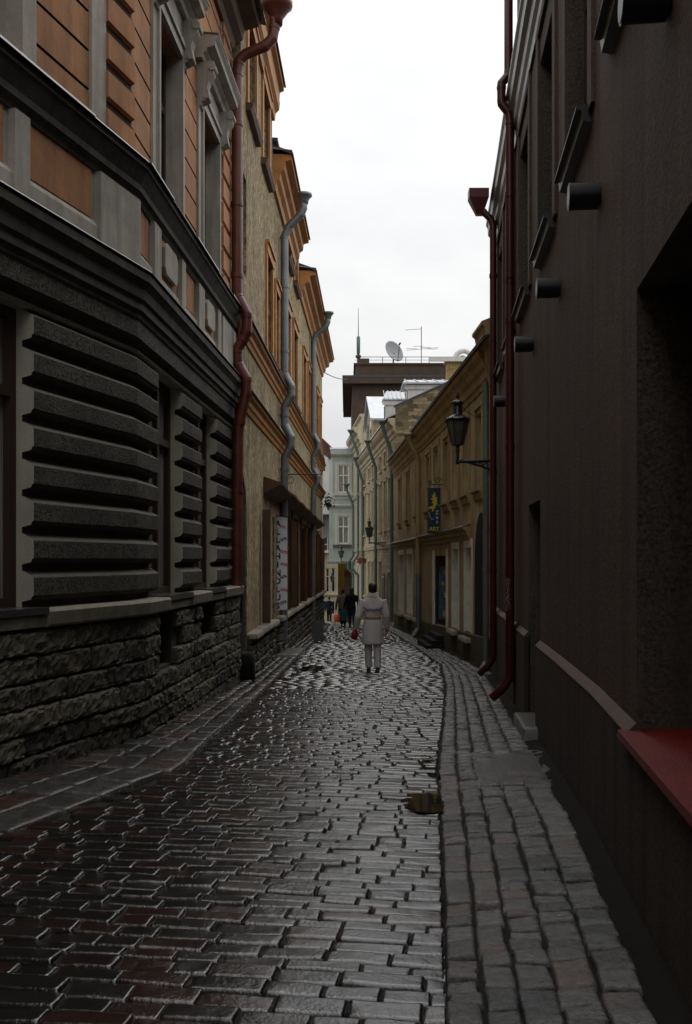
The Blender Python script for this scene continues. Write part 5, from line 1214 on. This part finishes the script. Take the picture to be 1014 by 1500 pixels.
m.add(vs, [(i * sg_ + j, i * sg_ + (j + 1) % sg_, (i + 1) * sg_ + (j + 1) % sg_, (i + 1) * sg_ + j) for i in range(nr_) for j in range(sg_)], 0, True); o = m.build('reflector', M['dish'], ds, recalc=False)
o.modifiers.new('thick', 'SOLIDIFY').thickness = .05
m = MB(); m.tube([cc + Vector((0, .15, -.1)), (4.3, 89.6, 17.74)], .07, 8); m.tube([cc + Rm @ Vector((0, -1.2, .1)), cc + Rm @ Vector((0, 0, 1.1))], .03, 6); m.tube([cc + Rm @ Vector((0, 0, 1.0)), cc + Rm @ Vector((0, 0, 1.25))], .08, 8); m.build('feed_arm', M['black_metal'], ds)
ta = thing('yagi_antenna', (6.85, 89.4, 17.74), 'spidery television aerial to the right of the satellite dish', 'antenna')
m = MB(); m.tube([(6.85, 89.4, 17.74), (6.85, 89.4, 21.2)], .035, 6); m.build('pole', M['black_metal'], ta)
m = MB(); m.tube([(6.85, 89.4, 21.0), (5.4, 89.2, 20.85)], .02, 5)
for q, z_ in ((-.9, 19.2), (-.3, 19.4), (.4, 19.3), (1.0, 19.15)): m.tube([(6.85 + q - .5, 89.1, z_ - .05), (6.85 + q + .5, 89.7, z_ + .08)], .018, 5)
m.tube([(5.5, 89.4, 19.05), (8.4, 89.4, 19.3)], .02, 5); m.build('elements', M['black_metal'], ta)

# ------------------------------------------------------------------ houses closing the street on the left
wh = thing('white_house', (-2.6, 79, gz(79)), 'narrow white gabled house glimpsed behind the left row', 'house')
m = MB(); m.abox(-7, -1.25, 84, 92, 3.9, 9.4); m.add([(-7, 84, 9.4), (-1.25, 84, 9.4), (-4.1, 84, 12.2), (-7, 92, 9.4), (-1.25, 92, 9.4), (-4.1, 92, 12.2)], [(0, 1, 2), (5, 4, 3)]); m.build('wall', M['white_plaster'], wh)
m = MB(); m.hexa([(-1.0, 83.7, 9.2), (-4.1, 83.7, 12.2), (-4.1, 92, 12.2), (-1.0, 92, 9.2), (-.95, 83.7, 9.35), (-4.1, 83.7, 12.4), (-4.1, 92, 12.4), (-.95, 92, 9.35)]); m.build('roof', M['signred'], wh)
oh = thing('roadside_house', (-2.2, 50, gz(50)), 'low white house end with dark eave past the left row', 'house')
m = MB(); m.abox(-5, -1.22, 46.5, 52, -7, 5.0); m.build('wall', M['white_plaster'], oh)
m = MB(); m.hexa([(-.82, 46.3, 5.3), (-4.5, 46.3, 8.0), (-4.5, 52, 8.0), (-.82, 52, 5.3), (-.78, 46.3, 5.42), (-4.5, 46.3, 8.15), (-4.5, 52, 8.15), (-.78, 52, 5.42)]); m.build('roof', M['signred'], oh)
m = MB(); m.abox(-1.219, -1.1, 46.4, 52, 4.7, 5.2); m.build('eave', M['cream'], oh)
fh = thing('cream_end_house', (-2.2, 86, gz(86)), 'cream end house with rows of narrow windows closing the street', 'house')
FI = Path([(-9, 88), (-.72, 88)], 1, key=0)
IW = [(-2.25, -1.95), (-1.80, -1.50), (-1.30, -.98)]; IO = [(a, b, -2.9, -.75) for a, b in IW] + [(a, b, -4.9, -3.7) for a, b in IW]
m = MB(); wall(m, FI, -9, -.72, -9, 3.9, IO, depth=.2, mr=0, sides=6); m.build('wall', [M['cream']], fh)
for a, b, c, d in IO: window(fh, FI, a, b, c, d, -.18, M['white_wood'], M['glass'], fw=.05, bars=(0, 1))
m = MB(); m.sweep(FI, [(-.02, -3.3), (.1, -3.25), (.16, -3.1), (-.02, -3.05)], -9, -.7); m.build('string_course', M['cream'], fh)
m = MB(); m.abox(-2.3, -1.62, 87.2, 87.99, 1.95, 4.1); m.build('grey_oriel', M['grey_wall'], fh)
m = MB(); m.abox(-2.25, -1.62, 87.3, 87.95, .85, 1.95); gw = m.build('oriel_window', M['glass'], fh)
m = MB()
for i in range(3): m.abox(-2.27 + i * .3, -2.22 + i * .3, 87.26, 87.299, .85, 1.95)
m.abox(-2.3, -1.6, 87.25, 87.299, 1.32, 1.4); m.abox(-2.3, -1.55, 87.1, 87.98, .62, .84); m.build('oriel_frame', M['white_wood'], gw)
m = MB(); m.hexa([(-9, 87.0, 4.12), (-.6, 87.0, 4.12), (-.6, 92, 6), (-9, 92, 6), (-9, 87.0, 4.22), (-.6, 87.0, 4.22), (-.6, 92, 6.15), (-9, 92, 6.15)])
for i in range(14): xx = -8.8 + i * .6; m.hexa([(xx, 87.0, 4.22), (xx + .04, 87.0, 4.22), (xx + .04, 92, 6.15), (xx, 92, 6.15), (xx, 87.0, 4.28), (xx + .04, 87.0, 4.28), (xx + .04, 92, 6.2), (xx, 92, 6.2)])
m.build('roof', M['zinc_bright'], fh)
yl = thing('bright_yellow_house', (0, 96, gz(96)), 'bright yellow house with arched openings far under the mint bay', 'house')
FY = Path([(-.75, 94), (4, 94)], 1, key=0); YO = [(.18, .8, -2.6, -1.4), (-.30, .15, -5.6, -3.4), (.35, .9, -5.6, -3.6)]
m = MB(); wall(m, FY, -.75, 4, -9, 4, YO, depth=.25, mr=0, sides=6); m.build('wall', [M['yellow_bright']], yl)
for a, b, c, d in YO: window(yl, FY, a, b, c, d, -.2, M['frame_brown'], M['glass'], fw=.05, bars=(1, 0))
m = MB(); m.box(FY, -.1, 1.2, -.02, .04, -3.3, -.2); m.build('pale_panel', M['cream'], yl)
m = MB(); m.hexa([(-.6, 93.2, -3.75), (.9, 93.2, -3.75), (.9, 94, -3.4), (-.6, 94, -3.4), (-.6, 93.2, -3.68), (.9, 93.2, -3.68), (.9, 94, -3.3), (-.6, 94, -3.3)]); m.build('awning', M['roof_dark'], yl)
m = MB(); m.abox(-.15, .45, 93.0, 93.1, -1.6, -1.1); s_ = m.build('hanging_sign', M['signred'], label='small red brown hanging shop sign in front of the yellow house', cat='sign')
m = MB(); m.tube([(-.2, 93.05, -1.05), (.6, 93.05, -1.05), (.6, 93.95, -1.05)], .02, 6); m.build('bracket', M['black_metal'], s_)
s2 = thing('arrow_sign', (1.0, 60.5, .1), 'red brown star shaped shop sign on a green pole by the cream house', 'sign')
m = MB(); F_ = Path([(0, 60), (2, 60)], 1, key=0)
m.prism(F_, [(.85 + (.28 if i % 2 else .15) * math.cos(i * math.pi / 6), -.05 + (.30 if i % 2 else .17) * math.sin(i * math.pi / 6)) for i in range(12)], 0, .05); m.build('star_panel', M['signred'], s2)
m = MB(); m.abox(1.02, 1.42, 60.0, 60.05, -.2, .1); m.build('side_panel', M['brown_trim'], s2)
m = MB(); m.tube([(.85, 60.05, .3), (1.25, 60.05, .3)], .02, 6); m.build('arm', M['black_metal'], s2)
rb = MB(); rb.loft([(-.66, 72, gz(72), .20, .2), (-.66, 72, gz(72) + .1, .23, .22), (-.66, 72, gz(72) + .56, .25, .24), (-.66, 72, gz(72) + .6, .2, .2)], 16, pw=5); rb.build('red_bin', M['redbin'], label='small orange red bin at the far end of the street', cat='bin')
wi = MB(); A_, B_ = Vector((-2.0, 42, 8.7)), Vector((.4, 88.2, 16.2)); wi.tube([A_.lerp(B_, i / 16) - Vector((0, 0, .35 * math.sin(math.pi * i / 16))) for i in range(17)], .028, 5); wi.build('overhead_wire', M['black_metal'], label='thin overhead wire crossing the sky to the brown block', cat='wire')
pl = thing('hanging_plant', tuple(FC.pt(43.5, .3, 2.6)), 'small dark plant on a hook at the far left corner', 'plant')
m = MB(); r_ = random.Random(8)
for i in range(70):
    c = FC.pt(43.5, .35, 2.6) + Vector((r_.gauss(0, .13), r_.gauss(0, .13), r_.gauss(0, .17))); a_ = Vector((r_.uniform(-1, 1), r_.uniform(-1, 1), r_.uniform(-1, 1))).normalized() * .09; b_ = Vector((r_.uniform(-1, 1), r_.uniform(-1, 1), r_.uniform(-1, 1))).normalized() * .05
    m.add([c - a_, c + b_, c + a_, c - b_], [(0, 1, 2, 3)])
m.build('foliage', M['leaf'], pl, recalc=False)
m = MB(); m.tube([FC.pt(43.5, 0, 2.75), FC.pt(43.5, .4, 2.8)], .015, 6); m.lathe(FC.pt(43.5, .35, 2.3), [(.08, 0), (.13, .2), (.12, .2)], 10); m.build('pot', M['black_metal'], pl)

# ------------------------------------------------------------------ people
def person(loc, heading, height, label, top='coat', legs='trousers', hair='short', pose=None, voxel=.011, group=None):
    """body = one continuous skin, clothes and hair as children. Local: x right, y ahead, z up"""
    S = height / 1.75; loc = Vector(loc)
    q = thing('person', tuple(loc), label, 'person', group); q.rotation_euler = (0, 0, heading)
    p = dict(ls=.10, rs=-.10, lh=(-.335, .02, .80), rh=(.31, .05, .83), le=(-.30, -.04, 1.09), re=(.285, -.03, 1.10)); p.update(pose or {})
    V = Vector
    hipz = .90; LF, RF = V((-.075, p['ls'], .085)), V((.085, p['rs'], .085))
    def knee(h, f): k = (h + f) / 2; return V((k.x, k.y + .045, k.z + .01))
    LH, RH = V((-.09, 0, hipz)), V((.09, 0, hipz)); LK, RK = knee(LH, LF), knee(RH, RF)
    shL, shR = V((-.185, 0, 1.43)), V((.185, 0, 1.43)); eL, eR = V(p['le']), V(p['re']); hL, hR = V(p['lh']), V(p['rh'])
    def limb(m, pts, rs, seg=12, n=5):
        P_, R_ = [], []
        for i in range(len(pts) - 1):
            for k in range(n):
                f = k / n; P_.append(pts[i].lerp(pts[i + 1], f)); R_.append(rs[i] + (rs[i + 1] - rs[i]) * f)
        P_.append(pts[-1]); R_.append(rs[-1]); m.tube(P_, R_, seg)
    b = MB()
    b.loft([(0, 0, .84, .10, .08), (0, 0, .90, .155, .105), (0, 0, 1.0, .15, .10), (0, 0, 1.1, .135, .09), (0, 0, 1.25, .155, .105), (0, 0, 1.38, .175, .10), (0, -.005, 1.44, .13, .075), (0, -.005, 1.47, .07, .06)], 18)
    limb(b, [V((0, -.005, 1.44)), V((0, .012, 1.56))], [.06, .052])
    hz = 1.645
    b.loft([(0, .03, hz - .125, .035, .04), (0, .03, hz - .105, .055, .062), (0, .02, hz - .06, .068, .085), (0, .01, hz, .076, .098), (0, .005, hz + .05, .075, .098), (0, 0, hz + .085, .058, .078), (0, 0, hz + .105, .03, .04)], 16)
    b.tube([(0, .10, hz + .01), (0, .118, hz - .035), (0, .098, hz - .045)], [.008, .017, .012], 8)      # nose
    b.tube([(-.025, .098, hz - .072), (0, .104, hz - .07), (.025, .098, hz - .072)], [.006, .011, .006], 8)   # lips
    for s in (-1, 1):
        b.tube([(s * .073, .0, hz + .015), (s * .084, -.006, hz - .005), (s * .074, .004, hz - .035)], [.012, .016, .010], 8)   # ear
        b.lathe((s * .03, .086, hz + .008), [(.002, -.012), (.012, 0), (.002, .012)], 8)    # eye
    for sh, e, h, s in ((shL, eL, hL, -1), (shR, eR, hR, 1)):
        limb(b, [sh, e, h], [.052, .04, .027])
        d = (h - e).normalized(); side = V((0, 1, 0)); side = (side - d * side.dot(d)).normalized(); nrm = d.cross(side)
        palm = h + d * .05
        b.tube([h, h + d * .03, palm + d * .035], [.025, .034, .03], 10)
        inw = V((-s, 0, 0))
        for k, (o, ln) in enumerate(((.030, .066), (.010, .075), (-.010, .070), (-.029, .055))):
            r0 = h + d * .078 + side * o; c1 = r0 + d * ln * .5 + inw * .006; c2 = c1 + d * ln * .36 + inw * .022; c3 = c2 + d * ln * .2 + inw * .022
            b.tube([r0 - d * .02, r0, c1, c2, c3], [.009, .0095, .009, .008, .006], 8)
        t0 = h + d * .03 + side * .026; b.tube([t0, t0 + side * .028 + d * .022, t0 + side * .034 + d * .052 + inw * .01, t0 + side * .026 + d * .07 + inw * .014], [.012, .0115, .010, .007], 8)
    for hp, kn, ft in ((LH, LK, LF), (RH, RK, RF)):
        limb(b, [hp, kn, ft + V((0, 0, .01))], [.088, .055, .038]); b.tube([ft + V((0, -.04, -.04)), ft + V((0, .04, -.045)), ft + V((0, .15, -.06))], [.04, .042, .028], 10)
    def put(m, name, mat, vox=None, parent=q, smooth=True):
        m.v = [(x * S, y * S, z * S) for x, y, z in m.v]
        m.v = [(x + loc.x, y + loc.y, z + loc.z) for x, y, z in m.v]
        o = m.build(name, mat, parent)
        if vox:
            r = o.modifiers.new('fuse', 'REMESH'); r.mode = 'VOXEL'; r.voxel_size = vox; r.use_smooth_shade = True
            s_ = o.modifiers.new('smooth', 'SMOOTH'); s_.factor = .5; s_.iterations = 3
        return o
    body = put(b, 'body', M['skin'], voxel * .62)
    # trousers / skirt
    t = MB()
    for hp, kn, ft in ((LH, LK, LF), (RH, RK, RF)):
        a = ft + V((0, -.01, .02)); pts = [hp + V((0, 0, .04)), hp.lerp(kn, .5), kn, kn.lerp(a, .5), a]
        rs = [.106, .096, .078, .072, .068]
        limb(t, pts, rs, 14, 6)
    t.loft([(0, 0, .86, .13, .10), (0, 0, .93, .165, .118), (0, 0, 1.03, .15, .108)], 18)
    put(t, 'trousers', M[legs], voxel)
    s = MB()
    for ft in (LF, RF):
        s.loft([(ft.x, ft.y + .045, -.0, .044, .13), (ft.x, ft.y + .045, .018, .047, .134), (ft.x, ft.y + .045, .022, .045, .130), (ft.x, ft.y + .025, .06, .042, .10), (ft.x, ft.y - .01, .10, .04, .055)], 16, pw=2.4)
    put(s, 'shoes', M['shoe'])
    c = MB()
    if top == 'coat':
        c.loft([(0, -.0, .565, .205, .150), (0, .0, .60, .212, .157), (0, 0, .75, .205, .150), (0, 0, .90, .198, .145), (0, 0, 1.02, .172, .126), (0, 0, 1.075, .160, .116), (0, 0, 1.12, .166, .120), (0, 0, 1.25, .192, .130), (0, 0, 1.36, .208, .126), (0, -.005, 1.43, .188, .108), (0, -.005, 1.475, .125, .088), (0, -.005, 1.51, .085, .075)], 36, wob=.09)
        for sh, e, h in ((shL, eL, hL), (shR, eR, hR)): limb(c, [sh + V((0, 0, -.01)), e, h + (h - e).normalized() * -.01], [.085, .070, .060], 16, 6)
        put(c, 'coat', M[top if top in M else 'coat'], voxel)
        y = MB()                           # storm flap across the shoulders
        def back(th, z): 
            f = max(0, min(1, (z - 1.20) / .3)); rx = .214 - .09 * max(0, f - .55) / .45; ry = .146 - .03 * f
            return (rx * math.sin(th), -ry * math.cos(th) - .004, z)
        nU, nV = 26, 8
        for off in (0, .012):
            for i in range(nU + 1):
                th = -1.45 + 2.9 * i / nU; zb = 1.275 - .035 * math.cos(th * 1.6) + .012 * math.sin(i * 1.3)
                for j in range(nV + 1):
                    z = zb + (1.47 - zb) * j / nV; x_, y_, z_ = back(th, z); k_ = 1 + off / .16; y.v.append((x_ * k_, y_ * k_, z_))
        w_ = nV + 1; h_ = (nU + 1) * w_
        for i in range(nU):
            for j in range(nV):
                a = i * w_ + j
                for o_ in (0, h_): y.f.append((o_ + a, o_ + a + 1, o_ + a + w_ + 1, o_ + a + w_)); y.m.append(0); y.s.append(True)
            a = i * w_; y.f.append((a, a + w_, a + w_ + h_, a + h_)); y.m.append(0); y.s.append(False)
        put(y, 'storm_flap', M['coat'])
        y = MB(); y.loft([(0, .0, 1.44, .125, .095), (0, .0, 1.50, .115, .098), (0, .005, 1.565, .098, .096), (0, .005, 1.578, .088, .086), (0, 0, 1.53, .08, .076)], 20); put(y, 'collar', M['coat'])
        y = MB(); y.loft([(0, 0, 1.052, .163, .121), (0, 0, 1.056, .168, .126), (0, 0, 1.094, .168, .126), (0, 0, 1.098, .163, .121)], 28); put(y, 'belt', M['belt'])
    else:
        c.loft([(0, 0, .80, .18, .135), (0, 0, .90, .19, .14), (0, 0, 1.05, .17, .125), (0, 0, 1.25, .19, .13), (0, 0, 1.38, .20, .125), (0, -.005, 1.44, .165, .10), (0, -.005, 1.49, .09, .08)], 28, wob=.08)
        for sh, e, h in ((shL, eL, hL), (shR, eR, hR)): limb(c, [sh + V((0, 0, -.01)), e, h], [.08, .064, .052], 14, 6)
        put(c, 'jacket', M[top], voxel)
    h = MB()
    if hair == 'short':
        h.loft([(0, -.035, hz - .085, .055, .055), (0, -.03, hz - .05, .074, .078), (0, -.02, hz + .0, .084, .098), (0, -.012, hz + .05, .086, .104), (0, -.008, hz + .09, .072, .088), (0, -.005, hz + .118, .04, .05)], 22, wob=.16)
    else:
        h.loft([(0, -.10, hz - .40, .085, .05), (0, -.105, hz - .30, .10, .06), (0, -.09, hz - .18, .098, .068), (0, -.05, hz - .08, .092, .085), (0, -.025, hz, .092, .10), (0, -.012, hz + .05, .088, .105), (0, -.008, hz + .09, .074, .09), (0, -.005, hz + .12, .04, .05)], 22, wob=.2)
    put(h, 'hair', M['hair'])
    q['_s'] = S; del q['_s']
    return q, S, (hL, hR)

xm, ym = .535, 19.7
q, S_, (hL, hR) = person((xm, ym, gz(19.7) - .010), R(2), 1.80, 'man seen from behind in a pale grey belted raincoat and grey trousers, walking away', pose=dict(ls=.03, rs=-.14, lh=(-.325, .05, .86), le=(-.285, -.05, 1.10), rh=(.275, .09, .86), re=(.262, -.02, 1.12)))
m = MB(); c = Vector((xm - .36 * S_, ym + .05, gz(19.7) + .74 * S_))
m.loft([(c.x, c.y, c.z - .10, .035, .05), (c.x, c.y, c.z - .085, .06, .075), (c.x + .01, c.y, c.z, .075, .085), (c.x + .015, c.y, c.z + .07, .05, .06), (c.x + .02, c.y, c.z + .10, .025, .03)], 16, wob=.25)
m.build('red_bag', M['crimson'], label='small crimson bag held in the left hand of the man in the raincoat', cat='bag')
q, S_, hh = person((.25, 42.6, gz(42.6)), R(4), 1.70, 'woman with long black hair in black top and navy jeans, walking away', top='black_cloth', legs='navy', hair='long', voxel=.016)
q, S_, hh = person((-.13, 43.6, gz(43.6)), R(-6), 1.66, 'person in an olive grey jacket walking left of the woman with long black hair', top='olive', legs='black_cloth', hair='short', voxel=.016)
m = MB(); z = gz(42.4)
m.hexa([(-.20, 42.2, z + .30), (.02, 42.2, z + .30), (.02, 42.34, z + .30), (-.20, 42.34, z + .30), (-.25, 42.18, z + .72), (.06, 42.18, z + .72), (.06, 42.36, z + .72), (-.25, 42.36, z + .72)])
m.tube([(-.18, 42.27, z + .72), (-.15, 42.27, z + .86), (-.06, 42.27, z + .88), (.0, 42.27, z + .72)], .010, 6)
m.build('carrier_bag', M['teal'], label='teal carrier bag hanging between the two walkers', cat='bag')
q, S_, hh = person((-1.09, 64, gz(64)), R(3), 1.70, 'distant walker all in black near the end of the street', top='black_cloth', legs='black_cloth', hair='short', voxel=.02)
q, S_, hh = person((-1.48, 60, gz(60)), R(30), 1.62, 'distant figure in a blue jacket half hidden by the left row', top='blue_cloth', legs='navy', hair='short', voxel=.02)
